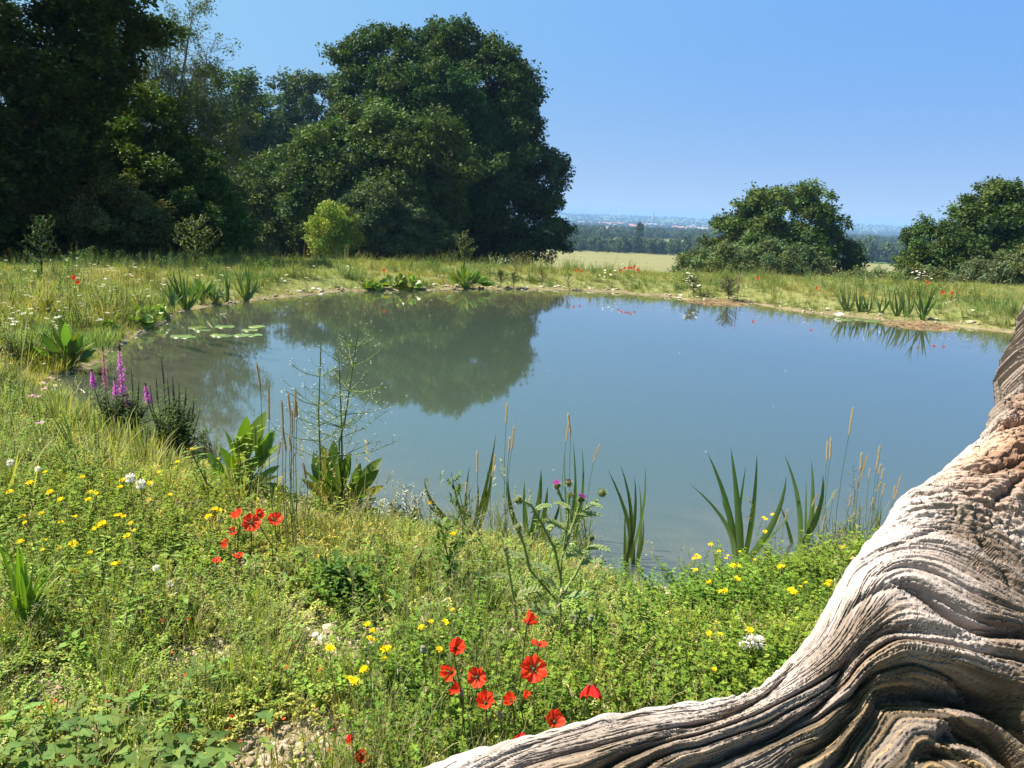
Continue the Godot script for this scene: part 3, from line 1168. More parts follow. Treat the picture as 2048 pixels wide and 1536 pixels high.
	fn.fractal_type = FastNoiseLite.FRACTAL_NONE
	fn.frequency = 1.0
	fn.seed = 21
	var cell := FastNoiseLite.new()
	cell.noise_type = FastNoiseLite.TYPE_CELLULAR
	cell.cellular_return_type = FastNoiseLite.RETURN_DISTANCE2_SUB
	cell.frequency = 1.0
	cell.seed = 5
	var chunk := FastNoiseLite.new()
	chunk.noise_type = FastNoiseLite.TYPE_CELLULAR
	chunk.cellular_return_type = FastNoiseLite.RETURN_CELL_VALUE
	chunk.frequency = 1.0
	chunk.seed = 12
	var rows := nt + 18
	var rot0 := on_log(2045, 800)
	var rot1 := on_log(2000, 900)
	var dirt0 := on_log(1840, 1440)
	var dirt1 := on_log(1420, 1545)
	for j in ns + 1:
		var o := outer[j]
		var rag := ss(0.55, 0.75, float(j) / ns)
		o += (inner[j] - o).normalized() * (0.0035 * fn.get_noise_1d(j * 0.11) + rag * (0.010 * absf(fn.get_noise_1d(j * 0.09 + 40.0)) + 0.005 * fn.get_noise_1d(j * 0.33)))
		var i := inner[j]
		var span := o.distance_to(i)
		var edge_r := minf(0.075, span * 0.45)
		for k in nt + 1:
			var u := float(k) / nt
			var t := u * (0.55 + 0.45 * u)
			var p := o.lerp(i, t)
			var psi := grain_at(p)
			var dist := t * span
			var upper := ss(0.4, -1.6, psi)
			var low := 1.0 - upper
			var along := p.x * 1.0 + p.y * 0.6
			var warp := fn.get_noise_2d(p.x * 5.0, p.y * 5.0) * 0.45 + fn.get_noise_2d(p.x * 16.0 + 5.0, p.y * 16.0) * 0.13 * ss(2.0, 5.0, psi)
			var g1 := fn.get_noise_3d((psi + warp) * 0.72, p.x * 1.6, p.y * 1.6)
			var g2 := fn.get_noise_3d((psi + warp) * 2.9 + 40.0, p.x * 3.0, p.y * 3.0)
			var g3 := fn.get_noise_3d((psi + warp) * 9.0 + 80.0, p.x * 7.0, p.y * 7.0)
			var g4 := fn.get_noise_3d((psi + warp) * 26.0 + 120.0, p.x * 14.0, p.y * 14.0)
			var quiet := 0.35 + 0.65 * ss(0.6, 2.2, psi)
			var h := (pow(absf(g1), 0.5) * 0.026 - 0.010 * exp(-absf(g1) * 26.0)) * quiet + pow(absf(g2), 0.65) * 0.0058 * (0.45 + 0.55 * quiet) + pow(absf(g3), 0.6) * 0.0034 + g4 * 0.0016
			h *= low
			if upper > 0.0:
				var q := Vector2(p.x * 9.0 - p.y * 5.0, p.y * 17.0 + p.x * 4.0)
				var c1 := cell.get_noise_3d(q.x, q.y, 0.0)
				var c2 := cell.get_noise_3d(q.x * 2.7 + fn.get_noise_2d(p.x * 40.0, p.y * 40.0), q.y * 2.7, 4.0)
				var m1 := fn.get_noise_2d(p.x * 9.0, p.y * 13.0)
				var rot := ss(-2.6, -4.6, psi)
				h += upper * (minf(c1 + 1.0, 0.42) * 0.052 * (0.35 + 1.1 * rot) + minf(c2 + 1.0, 0.36) * 0.022 + m1 * 0.016 * (0.4 + rot) + chunk.get_noise_3d(q.x * 0.8, q.y * 0.8, 0.0) * 0.014 * (0.15 + rot) + chunk.get_noise_3d(q.x * 2.3, q.y * 2.3, 7.0) * 0.006 * (0.2 + rot) + pow(absf(g2), 0.65) * 0.006 + absf(g3) * 0.003 + g4 * 0.0012)
			# fine checks across the grain
			var ck := cell.get_noise_3d(psi * 7.0 + warp * 4.0, along * 46.0, 9.0)
			h += 0.011 * minf(ck + 1.0, 0.22)
			var split := 0.0
			for cr in cracks:
				var clo: Vector2 = cr[3]
				var chi: Vector2 = cr[4]
				if p.x < clo.x or p.y < clo.y or p.x > chi.x or p.y > chi.y:
					continue
				var pp := p + Vector2(g3, g4) * 0.0022
				var best := 1e9
				var q: PackedVector2Array = cr[0]
				var at := 0
				for s in q.size() - 1:
					var dd := seg_dist2(pp, q[s], q[s + 1])
					if dd < best:
						best = dd
						at = s
				var taper := sin(PI * (float(at) + 0.5) / (q.size() - 1))
				var wd: float = cr[1] * (0.5 + 0.7 * sqrt(taper))
				split = maxf(split, cr[2] * sqrt(taper) * exp(-pow(best / (wd * wd), 0.8)))
			h -= split
			var z := 0.0
			if dist < edge_r:
				var e := 1.0 - dist / edge_r
				z = -edge_r * (1.0 - sqrt(maxf(0.0, 1.0 - e * e)))
			h *= ss(0.0, 0.014, dist + 0.005)
			# the whole face swells gently
			z += 0.03 * fn.get_noise_2d(p.x * 2.2 + 3.0, p.y * 2.2)
			if psi > 3.5:
				z -= 0.012 * minf(psi - 3.5, 3.0)
			var pos := log_q + log_a * p.x + log_b * p.y + log_n * (z + h)
			# colour of the wood itself: bleached, brown, rotten orange, dirt in blotches
			var f1 := g3 * 0.5 + g4 * 0.5
			var blot := fn.get_noise_2d(p.x * 6.0 + 11.0, p.y * 6.0)
			var c := Color(0.285, 0.237, 0.222).lerp(Color(0.145, 0.108, 0.085), ss(-0.15, 0.5, blot + 0.5 * g2))
			c = c.lerp(Color(0.42, 0.37, 0.36), ss(0.10, 0.02, dist) * 0.5 + ss(0.1, 0.7, f1) * 0.35)
			c = c * (1.0 + 0.30 * f1)
			c = c.lerp(Color(0.25, 0.115, 0.068) * (1.0 + 0.4 * blot), ss(0.11, 0.02, p.distance_to(rot0) + 0.07 * g2 + 0.05 * blot) * 0.7)
			c = c.lerp(Color(0.26, 0.155, 0.085) * (1.0 + 0.5 * blot), ss(0.14, 0.03, p.distance_to(rot1) + 0.06 * g2) * 0.6)
			var reddish := ss(-1.2, -3.0, psi + 0.7 * blot) * ss(0.02, 0.05, dist) * ss(-0.7, 0.1, blot + 0.6 * g2)
			c = c.lerp(Color(0.155, 0.088, 0.062) * (1.0 + 0.5 * f1), reddish * 0.9)
			c = c.lerp(Color(0.44, 0.40, 0.385), ss(0.026, 0.008, dist + 0.02 * blot) * ss(1.5, -0.5, psi) * 0.6)
			c = c.lerp(Color(0.21, 0.165, 0.15) * (1.0 + 0.5 * f1), ss(-4.6, -5.6, psi) * 0.8)
			var dirt := ss(0.32, 0.12, p.distance_to(dirt0) + 0.12 * g1 + 0.06 * blot) * ss(3.2, 4.4, psi + 0.5 * g2)
			dirt = maxf(dirt, ss(0.10, 0.02, absf(p.y - dirt1.y - 0.35 * (p.x - dirt1.x)) + 0.04 * g2) * ss(0.25, 0.1, p.distance_to(dirt1)) * 0.7)
			c = c.lerp(Color(0.078, 0.060, 0.044) * (1.0 + 0.6 * f1), dirt * (0.62 + 0.38 * ss(-0.3, 0.3, g2)))
			c = c.lerp(Color(0.40, 0.27, 0.13), dirt * ss(0.25, 0.6, g3) * 0.5)
			b.vert(pos, c)
			if k == nt:
				# underside towards the ground
				var gy := hgt(pos.x, pos.z) - 0.1
				for s in 14:
					var f := (s + 1) / 14.0
					var q := Vector3(pos.x + 0.25 * sin(f * 2.0), lerpf(pos.y, gy, f), pos.z - 0.1 * f)
					var w := fn.get_noise_3d(q.x * 9.0, q.y * 2.2, q.z * 9.0)
					var w2 := fn.get_noise_3d(q.x * 34.0, q.y * 6.0, q.z * 34.0)
					q += Vector3(0.7, 0.0, 0.7) * (0.030 * absf(w) + 0.008 * w2 + 0.02 * fn.get_noise_1d(q.y * 7.0 + j * 0.004)) * minf(1.0, f * 6.0)
					b.vert(q, Color(0.21, 0.17, 0.145).lerp(Color(0.11, 0.08, 0.06), ss(-0.3, 0.5, w + 0.5 * w2)))
		# back of the rim down to the ground
		var e0 := b.v[b.v.size() - rows + 3]
		var inw := log_a * (i - o).normalized().x + log_b * (i - o).normalized().y
		var gy0 := hgt(e0.x, e0.z) - 0.1
		for s in 3:
			var f := (s + 1) / 3.0
			b.vert(Vector3(e0.x, lerpf(e0.y, gy0, f), e0.z) + Vector3(inw.x, 0, inw.z) * (0.05 + 0.18 * f), Color(0.22, 0.18, 0.15))
	# rows are: 0..nt face, nt+1..nt+14 underside, nt+15..nt+17 back (from the rim)
	for j in ns:
		var p0 := j * rows
		var p1 := p0 + rows
		for k in nt + 14:
			b.quad(p0 + k, p1 + k, p1 + k + 1, p0 + k + 1)
		b.quad(p0, p0 + nt + 15, p1 + nt + 15, p1)
		for k in range(nt + 15, nt + 17):
			b.quad(p0 + k, p0 + k + 1, p1 + k + 1, p1 + k)
	var m := StandardMaterial3D.new()
	m.vertex_color_use_as_albedo = true
	m.roughness = 0.88
	m.metallic_specular = 0.3
	m.cull_mode = BaseMaterial3D.CULL_DISABLED
	m.heightmap_enabled = true
	var nx := NoiseTexture2D.new()
	nx.width = 1024
	nx.height = 1024
	nx.seamless = true
	var cn := FastNoiseLite.new()
	cn.noise_type = FastNoiseLite.TYPE_CELLULAR
	cn.cellular_return_type = FastNoiseLite.RETURN_DISTANCE2_SUB
	cn.frequency = 0.045
	cn.fractal_octaves = 2
	cn.domain_warp_enabled = true
	cn.domain_warp_amplitude = 12.0
	nx.noise = cn
	m.heightmap_texture = nx
	m.heightmap_scale = 0.22
	m.uv1_triplanar = true
	m.uv1_world_triplanar = true
	m.uv1_scale = Vector3(3.2, 3.2, 3.2)
	solo("driftwood_stump", b.mesh(), m, "big bleached gnarled tree stump with deep wavy grain at the lower right", "stump")


# ---------------------------------------------------------------- plants at the water's edge
# a clump of sword leaves: every tip is [px, py, bow in pixels] ; base at one pixel on the ground or pond bed
func iris(label: String, bx: float, by: float, tips: Array, group: String, width := 0.026, c0 := Color(0.105, 0.165, 0.045), c1 := Color(0.08, 0.14, 0.058)) -> void:
	var base := above(bx, by, 0.0)
	if base.y < -0.05:
		base = on_water(bx, by) - Vector3(0, 0.06, 0)
	var o := thing("iris_clump", label, "iris", base, group)
	var d := Vector2(base.x, base.z).length()
	for t in tips:
		var p := at_dist(t[0], t[1], d + rf(-0.12, 0.12)) - base
		var s := Vector3(rf(-0.04, 0.04), -0.02, rf(-0.04, 0.04))
		var side := Vector3(1, 0, rf(-0.9, 0.9)).normalized()
		side = (side - p.normalized() * side.dot(p.normalized())).normalized()
		var bow: float = t[2] * d / focal if t.size() > 2 else rf(-6, 6) * d / focal
		var b := MB.new()
		var k := rf(0.8, 1.25)
		var w: float = width * 1.3 * (t[3] if t.size() > 3 else rf(0.8, 1.1))
		b.blade(s, p, Vector3(bow, 0, rf(-0.02, 0.02)), w, side, rcol(c0, 0.2) * k, rcol(c1, 0.2) * k, 8, 0.13, 0.35)
		part("blade", b.mesh(), BROAD, o)


# a plant of broad upright stalked leaves: [tip px, tip py, length share that is blade, width]
func plantain(called: String, label: String, category: String, bx: float, by: float, leaves: Array, group: String, col: Color, shape := 0) -> Node3D:
	var base := above(bx, by, 0.0)
	if base.y < -0.06:
		base = on_water(bx, by) - Vector3(0, 0.05, 0)
	var o := thing(called, label, category, base, group)
	var d := Vector2(base.x, base.z).length()
	var all := leaves.duplicate()
	if by > 900.0:
		for t in leaves:
			for j in 2:
				var e: Array = t.duplicate()
				e[0] += rf(-26, 26)
				e[1] += rf(10, 70)
				all.append(e)
	for t in all:
		var tip := at_dist(t[0], t[1], d + rf(-0.16, 0.16)) - base
		var start := Vector3(rf(-0.04, 0.04), 0, rf(-0.04, 0.04))
		var share: float = t[2] if t.size() > 2 else 0.6
		var neck := start.lerp(tip, 1.0 - share) + Vector3(0, 0.10 * tip.length() * share, 0)
		var b := MB.new()
		b.tube(PackedVector3Array([start, start.lerp(neck, 0.5) + Vector3(0, 0.02, 0), neck]), 0.007, 0.004, col * 0.9, 5)
		var dir := tip - neck
		var wd: float = dir.length() * (0.8 if by > 900.0 else 1.0) * (t[3] if t.size() > 3 else rf(0.42, 0.55))
		var a := rf(0, TAU)
		var up := (Vector3(cos(a), 0.8, sin(a)) * 0.7 + (EYE - base).normalized() * 0.5).normalized()
		if absf(up.dot(dir.normalized())) > 0.9:
			up = Vector3(rf(-1, 1), 0.2, 1).normalized()
		var cc := rcol(col, 0.28)
		if rng.randf() < 0.12:
			cc = Color(0.22, 0.22, 0.03)
		b.leaf(neck, dir, up, dir.length(), wd, rf(0.12, 0.35), rf(0.0, 0.18), cc, 8, shape)
		part("leaf", b.mesh(), BROAD, o)
	return o


func fan_leaves(cx: float, cy: float, n: int, spread: float, tall: float, wmin := 0.4, wmax := 0.55) -> Array:
	var a := []
	for k in n:
		var f := (k + 0.5) / n * 2.0 - 1.0
		a.append([cx + f * spread + rf(-0.12, 0.12) * spread, cy - tall * (1.0 - 0.55 * f * f) * rf(0.62, 1.0), rf(0.5, 0.7), rf(wmin, wmax)])
	return a


func small_leaves(cx: float, cy: float, n: int, spread: float, tall: float) -> Array:
	var a := []
	for k in n:
		var f := rf(-1, 1)
		var h := tall * sqrt(maxf(0.0, 1.0 - f * f)) * rf(0.25, 1.0)
		a.append([cx + f * spread, cy - h - 3.0, clampf(9.0 / (h + 8.0), 0.25, 0.8), rf(0.8, 1.15)])
	return a


func build_water_plants() -> void:
	var near := "sword leaved irises on the near shore"
	iris("dark iris clump fanned wide behind the yellow flowers at the near right shore", 1478, 1112, [[1415, 905, 14, 1.1], [1461, 893, 4, 1.2], [1514, 906, 6, 1.1], [1492, 930, 0, 0.8], [1573, 950, 20, 1.1], [1378, 966, 34, 1.0], [1592, 1012, 14, 1.0], [1440, 990, 4, 0.7], [1505, 1000, 3, 0.7]], near, 0.030)
	iris("iris with three tall blades beside the seed heads near the stump", 1600, 1100, [[1568, 907, 16, 1.0], [1622, 918, 8, 1.0], [1646, 948, 14, 1.1], [1590, 985, 4, 0.7], [1560, 1010, 3, 0.7], [1612, 960, 2, 0.6]], near, 0.027)
	iris("pale narrow iris clump rising alone from the muddy shallows", 1258, 1142, [[1215, 938, 16, 1.0], [1240, 927, 20, 0.9], [1269, 952, 12, 0.9], [1290, 927, 16, 0.8], [1286, 1034, 10, 0.7], [1262, 990, 6, 0.8], [1250, 1020, 0, 0.6], [1278, 965, 8, 0.7]], near, 0.024, Color(0.085, 0.125, 0.045), Color(0.075, 0.12, 0.06))
	iris("short broad bladed irises just left of the thistle", 1062, 1085, [[1082, 938, 8, 1.2], [1095, 972, 6, 1.0], [1049, 962, -4, 0.9], [1016, 952, -12, 0.9], [1120, 1000, 10, 0.8]], near, 0.030)
	iris("mixed iris clump with one blade bent over and brown at its tip", 945, 1068, [[992, 866, 6, 0.7], [985, 905, 10, 0.9], [850, 952, -30, 1.1], [856, 1006, -18, 1.0], [940, 930, -8, 0.6], [957, 968, 4, 0.8], [905, 960, -8, 0.6], [975, 940, 6, 0.8], [930, 1000, 0, 0.7]], near, 0.026, Color(0.09, 0.11, 0.03), Color(0.075, 0.095, 0.032))
	iris("slender iris blades standing just behind the thistle heads", 1140, 1090, [[1146, 880, 5, 0.8], [1164, 893, 10, 0.7], [1152, 930, 4, 0.8], [1130, 905, -4, 0.6], [1115, 1000, -2, 0.8]], near, 0.024)
	var far := "sword leaved irises across the pond"
	iris("tallest dark iris clump at the far left corner of the pond", 372, 618, [[330, 545], [345, 540], [358, 535], [365, 548], [378, 538], [388, 545], [398, 556], [410, 562], [352, 560], [385, 565], [340, 570]], far, 0.055)
	iris("leaning iris clump left of the tallest one at the far left corner", 345, 622, [[322, 575], [332, 560], [343, 556], [350, 575], [360, 585], [368, 590]], far, 0.05)
	iris("small iris beside the marigold leaves at the far left corner", 432, 606, [[425, 555], [438, 558], [420, 572], [446, 565], [452, 580]], far, 0.05)
	iris("narrow upright iris between the marigolds and the spreading iris", 451, 604, [[444, 535], [450, 528], [457, 545], [461, 560], [440, 565]], far, 0.045)
	iris("spreading iris on its own right of the lily pads' far shore", 492, 602, [[470, 545], [480, 532], [488, 528], [497, 530], [506, 540], [516, 558], [520, 570], [465, 560], [502, 555]], far, 0.05)
	for e in [[1692, 622, 562, "first iris from the left in the row before the right bank"], [1718, 624, 575, "second iris from the left in the row before the right bank"], [1738, 626, 570, "third iris from the left in the row before the right bank"], [1762, 628, 578, "fourth iris from the left in the row before the right bank"], [1792, 632, 566, "fifth iris from the left in the row before the right bank"], [1812, 634, 572, "sixth iris from the left in the row before the right bank"]]:
		var tips := []
		for k in 7:
			var f := k / 6.0 * 2.0 - 1.0
			tips.append([e[0] + f * 17.0 + rf(-4, 4), e[2] + absf(f) * 14.0 + rf(-6, 12)])
		iris(e[3], e[0], e[1], tips, far, 0.042)
	iris("largest iris of the right bank's row, at its right end", 1845, 640, [[1815, 580], [1828, 568], [1838, 560], [1848, 556], [1858, 564], [1866, 575], [1876, 572], [1880, 590], [1822, 600], [1870, 604]], far, 0.05)

	var green := Color(0.13, 0.21, 0.028)
	plantain("water_plantain", "glossy water plantain of upright oval leaves beside the purple flowers' right", "water plantain", 485, 985, [[490, 828, 0.55, 0.42], [528, 822, 0.5, 0.5], [452, 858, 0.55, 0.42], [412, 905, 0.6, 0.42], [556, 888, 0.6, 0.3], [440, 895, 0.6, 0.45], [505, 850, 0.55, 0.42], [470, 875, 0.6, 0.4], [540, 850, 0.5, 0.55], [520, 905, 0.6, 0.45], [425, 940, 0.6, 0.4], [560, 930, 0.6, 0.4], [460, 925, 0.6, 0.4], [500, 910, 0.6, 0.5]], "broad leaved plants by the water", green)
	var wp := plantain("water_plantain", "water plantain with airy white flowering stems standing in the near water", "water plantain", 678, 1040, [[622, 905, 0.6, 0.45], [645, 890, 0.6, 0.5], [668, 880, 0.55, 0.5], [700, 905, 0.5, 0.55], [765, 915, 0.45, 0.5], [725, 925, 0.5, 0.5], [745, 960, 0.5, 0.4], [640, 930, 0.6, 0.5], [690, 930, 0.6, 0.45], [620, 960, 0.6, 0.4], [660, 945, 0.6, 0.5], [710, 960, 0.6, 0.5], [755, 990, 0.5, 0.35], [675, 910, 0.55, 0.5], [610, 935, 0.6, 0.4], [735, 985, 0.5, 0.4]], "broad leaved plants by the water", Color(0.11, 0.185, 0.028))
	plantain_bloom(wp, 640, 905, [[637, 830], [642, 685]], 5)
	plantain_bloom(wp, 678, 885, [[690, 840], [705, 735], [718, 648]], 6)
	plantain_bloom(wp, 684, 900, [[682, 820], [678, 722]], 3)
	plantain("water_plantain", "dense dark water plantain on the left shore above the purple flowers", "water plantain", 138, 738, fan_leaves(128, 735, 26, 66, 100, 0.26, 0.38) + fan_leaves(150, 738, 20, 46, 70, 0.26, 0.38), "broad leaved plants by the water", Color(0.10, 0.17, 0.032))
	plantain("water_plantain", "bushy water plantain across the pond below the great beech", "water plantain", 930, 577, fan_leaves(930, 576, 34, 42, 48, 0.26, 0.36) + fan_leaves(955, 578, 16, 40, 30, 0.3, 0.4), "broad leaved plants by the water", Color(0.12, 0.20, 0.03))
	plantain("water_plantain", "leafy clump behind the tallest iris at the far left corner", "water plantain", 405, 604, fan_leaves(402, 602, 28, 38, 48, 0.28, 0.4), "broad leaved plants by the water", Color(0.13, 0.21, 0.03))
	for e in [[262, 652, 52, 32, "round leaved marsh marigold sprawling over the left shallows"], [300, 635, 42, 30, "round leaved marsh marigold nearest the iris clump at the left corner"], [215, 668, 30, 28, "small marsh marigold next to the dark water plantain"], [790, 577, 34, 32, "left marsh marigold patch on the far shore below the beech"], [820, 576, 26, 26, "right marsh marigold patch on the far shore below the beech"], [745, 580, 22, 18, "low marsh marigold patch at the left end of the far shore stones"]]:
		plantain("marsh_marigold", e[4], "marsh marigold", e[0], e[1], small_leaves(e[0], e[1], 46, e[2], e[3]), "marsh marigolds on the shore", Color(0.17, 0.25, 0.045), 3)
	# lily pads
	var pads := [[362, 673, 0.22, "pale paired lily pad nearest the left shore"], [376, 675, 0.16, "pale lily pad overlapping the one nearest the left shore"], [395, 656, 0.2, "green lily pad at the top left of the floating group"], [405, 661, 0.19, "green lily pad just below the top left one"], [450, 654, 0.22, "lily pad in the top row above the gap"], [436, 671, 0.17, "small dark lily pad in the middle of the lower row"], [448, 672, 0.2, "green lily pad in the lower row beside the yellow one"], [485, 671, 0.2, "yellowish lily pad in the lower row"], [508, 671, 0.19, "lily pad at the right end of the lower row"], [500, 661, 0.18, "half sunk lily pad between the two rows"], [515, 654, 0.2, "lily pad at the right end of the top row"], [1690, 640, 0.26, "lily pad beside the white water lily"], [1722, 640, 0.22, "lily pad right of the one beside the white water lily"], [1746, 642, 0.28, "lily pad against the floating straw mat on the right"]]
	for e in pads:
		var p := on_water(e[0], e[1])
		var b := MB.new()
		var c0 := rcol(Color(0.20, 0.28, 0.10), 0.25)
		var m := b.vert(Vector3(0, 0.006, 0), c0)
		var n := 22
		var st := rf(0, TAU)
		var prev := -1
		for k in n + 1:
			var a := st + (TAU - 0.35) * k / n
			var r: float = e[2] * 0.68 * (1.0 + 0.03 * sin(a * 5.0))
			var up := 0.008 + 0.006 * sin(a * 3.0 + e[0])
			var v := b.vert(Vector3(cos(a) * r, up, sin(a) * r * 0.9), c0 * rf(0.9, 1.1))
			var low := b.vert(Vector3(cos(a) * r, -0.004, sin(a) * r * 0.9), c0 * 0.8)
			if prev >= 0:
				b.tri(m, prev, v)
				b.quad(prev, prev + 1, low, v)
			prev = v
		solo("lily_pad", b.mesh(), BROAD, e[3], "lily pad", "lily pads on the pond", "", p)
	var lp := on_water(1677, 634)
	var lily := thing("water_lily", "white water lily open on the water before the right hand irises", "water lily", lp)
	for ring in 3:
		for k in 8:
			var a := TAU * (k + ring * 0.4) / 8
			var b := MB.new()
			var out := Vector3(cos(a), 0.35 + ring * 0.55, sin(a)).normalized()
			b.leaf(Vector3(0, 0.02, 0) + Vector3(cos(a), 0, sin(a)) * 0.02, out, Vector3.UP if ring < 2 else Vector3(-cos(a), 0.3, -sin(a)), 0.12 - ring * 0.02, 0.05, 0.3, -0.2, Color(0.82, 0.80, 0.76), 4, 1)
			part("petal", b.mesh(), PETAL, lily)
	# mats of dead straw floating on the far side
	for e in [[1435, 606, 55, 6, "brown mat of dead straw floating below the far bank's small shrubs"], [1840, 652, 62, 8, "brown mat of dead straw floating in front of the right hand irises"]]:
		var c := on_water(e[0], e[1])
		var k := Vector2(c.x, c.z).length() / focal
		var b := MB.new()
		for n in 900:
			var a := rf(0, TAU)
			var r := sqrt(rng.randf())
			var p := Vector3(cos(a) * r * e[2] * k, rf(0.0, 0.05) * (1.2 - r), sin(a) * r * e[3] * k * 6.0)
			var d := Vector3(rf(-1, 1), rf(-0.15, 0.25), rf(-1, 1)).normalized() * rf(0.06, 0.2)
			b.blade(p, p + d, Vector3.ZERO, rf(0.006, 0.014), Vector3(0, 0.5, 1).cross(d).normalized(), rcol(Color(0.23, 0.155, 0.085), 0.4), rcol(Color(0.20, 0.14, 0.08), 0.4), 2)
		solo("straw_mat", b.mesh(), MATT, e[4], "straw mat", "floating straw mats", "", c)
	# bits floating on the water
	var spk := MB.new()
	spk.blade(Vector3(-0.018, 0.004, 0), Vector3(0.018, 0.006, 0.004), Vector3(0, 0.004, 0.004), 0.014, Vector3(0, 0, 1), Color(0.8, 0.8, 0.78), Color(0.75, 0.75, 0.72), 3)
	var sm := spk.mesh()
	for e in [[1358, 706], [1098, 741], [1570, 742], [1546, 814], [1411, 904], [1107, 940], [606, 694]]:
		var o := solo("floating_speck", sm, PETAL, "tiny white fleck floating on the open water", "fleck", "flecks floating on the water", "", on_water(e[0], e[1]))
		o.rotation.y = rf(0, TAU)
		o.scale = Vector3.ONE * rf(0.35, 0.7) * (1.4 if e[1] < 800 else 1.0)
	build_loosestrife()


# an airy flowering stem with whorls of branches; goes into the plant o as parts
func plantain_bloom(o: Node3D, bx: float, by: float, line: Array, whorls: int) -> void:
	var d := Vector2(o.position.x, o.position.z).length()
	var pts := PackedVector3Array()
	pts.append(at_dist(bx, by + 120, d) - o.position)
	pts.append(at_dist(bx, by, d) - o.position)
	for p in line:
		pts.append(at_dist(p[0], p[1], d) - o.position)
	var b := MB.new()
	b.tube(pts, 0.0075, 0.003, Color(0.19, 0.25, 0.085), 6, Color(0.13, 0.17, 0.07))
	part("flower_stem", b.mesh(), LEAF, o)
	var tw := MB.new()
	var fl := MB.new()
	for w in whorls:
		var f := 0.30 + 0.68 * w / whorls
		var q := f * (pts.size() - 1)
		var i := mini(int(q), pts.size() - 2)
		var at := pts[i].lerp(pts[i + 1], q - i)
		for k in 4:
			var a := TAU * k / 4 + w * 0.7 + rf(-0.3, 0.3)
			var len := (0.36 * (1.0 - 0.75 * float(w) / whorls) + 0.05) * rf(0.7, 1.15)
			var dir := Vector3(cos(a), rf(0.25, 0.7), sin(a)).normalized()
			var e := at + dir * len
			var m := at.lerp(e, 0.5) + Vector3(0, -0.02 * len / 0.3, 0)
			tw.tube(PackedVector3Array([at, m, e]), 0.0032, 0.0014, Color(0.23, 0.29, 0.11), 4)
			for j in 7:
				var s := m.lerp(e, rf(-0.3, 1.0)) if j < 5 else at.lerp(m, rf(0.5, 1.0))
				var u := s + (dir + rdir() * 0.9).normalized() * rf(0.03, 0.09)
				tw.tube(PackedVector3Array([s, u]), 0.0012, 0.0008, Color(0.23, 0.29, 0.11), 3)
				for n in 2:
					var g := u + rdir() * 0.012
					if rng.randf() < 0.42:
						for z in 3:
							var aa := TAU * z / 3 + n
							fl.leaf(g, Vector3(cos(aa), 0.3, sin(aa)), Vector3.UP, 0.0065, 0.006, 0.1, 0.0, Color(0.62, 0.62, 0.60), 2, 3)
					else:
						fl.ball(g, Vector3.ONE * 0.003, 3, 4, Color(0.08, 0.12, 0.04))
	part("flower_branches", tw.mesh(), LEAF, o).set_meta("kind", "stuff")
	part("small_flowers", fl.mesh(), PETAL, o).set_meta("kind", "stuff")


func build_loosestrife() -> void:
	# flowering spikes on the left plant, dark leafy plant on the right of it
	var base := above(240, 868, 0.0)
	var o := thing("purple_loosestrife", "loosestrife with tall purple flower spikes on the left shore", "purple loosestrife", base)
	var d := Vector2(base.x, base.z).length()
	var spikes := [[238, 688, 246, 792, 1.25, 1], [205, 692, 212, 778, 0.8, 2], [183, 738, 188, 775, 0.9, 1], [229, 755, 232, 800, 0.9, 1], [290, 766, 298, 805, 1.0, 1], [255, 788, 258, 815, 0.9, 1], [262, 735, 266, 790, 0.4, 0], [278, 760, 276, 800, 0.4, 0]]
	leafy_stems(o, spikes, d, base, Color(0.10, 0.145, 0.05))
	var base2 := above(345, 905, 0.0)
	var o2 := thing("purple_loosestrife", "dark bushy loosestrife with only green bud spikes beside the purple one", "purple loosestrife", base2)
	var spikes2 := [[322, 714, 328, 770, 0.45, 0], [345, 752, 348, 800, 0.4, 0], [312, 755, 315, 800, 0.4, 0], [372, 775, 370, 810, 0.4, 0], [388, 800, 385, 830, 0.3, 0], [400, 822, 392, 850, 0.3, 0], [300, 770, 305, 815, 0.3, 0], [335, 760, 338, 800, 0.3, 0], [358, 765, 358, 805, 0.3, 0], [295, 800, 305, 830, 0.3, 0]]
	leafy_stems(o2, spikes2, Vector2(base2.x, base2.z).length(), base2, Color(0.085, 0.125, 0.04))


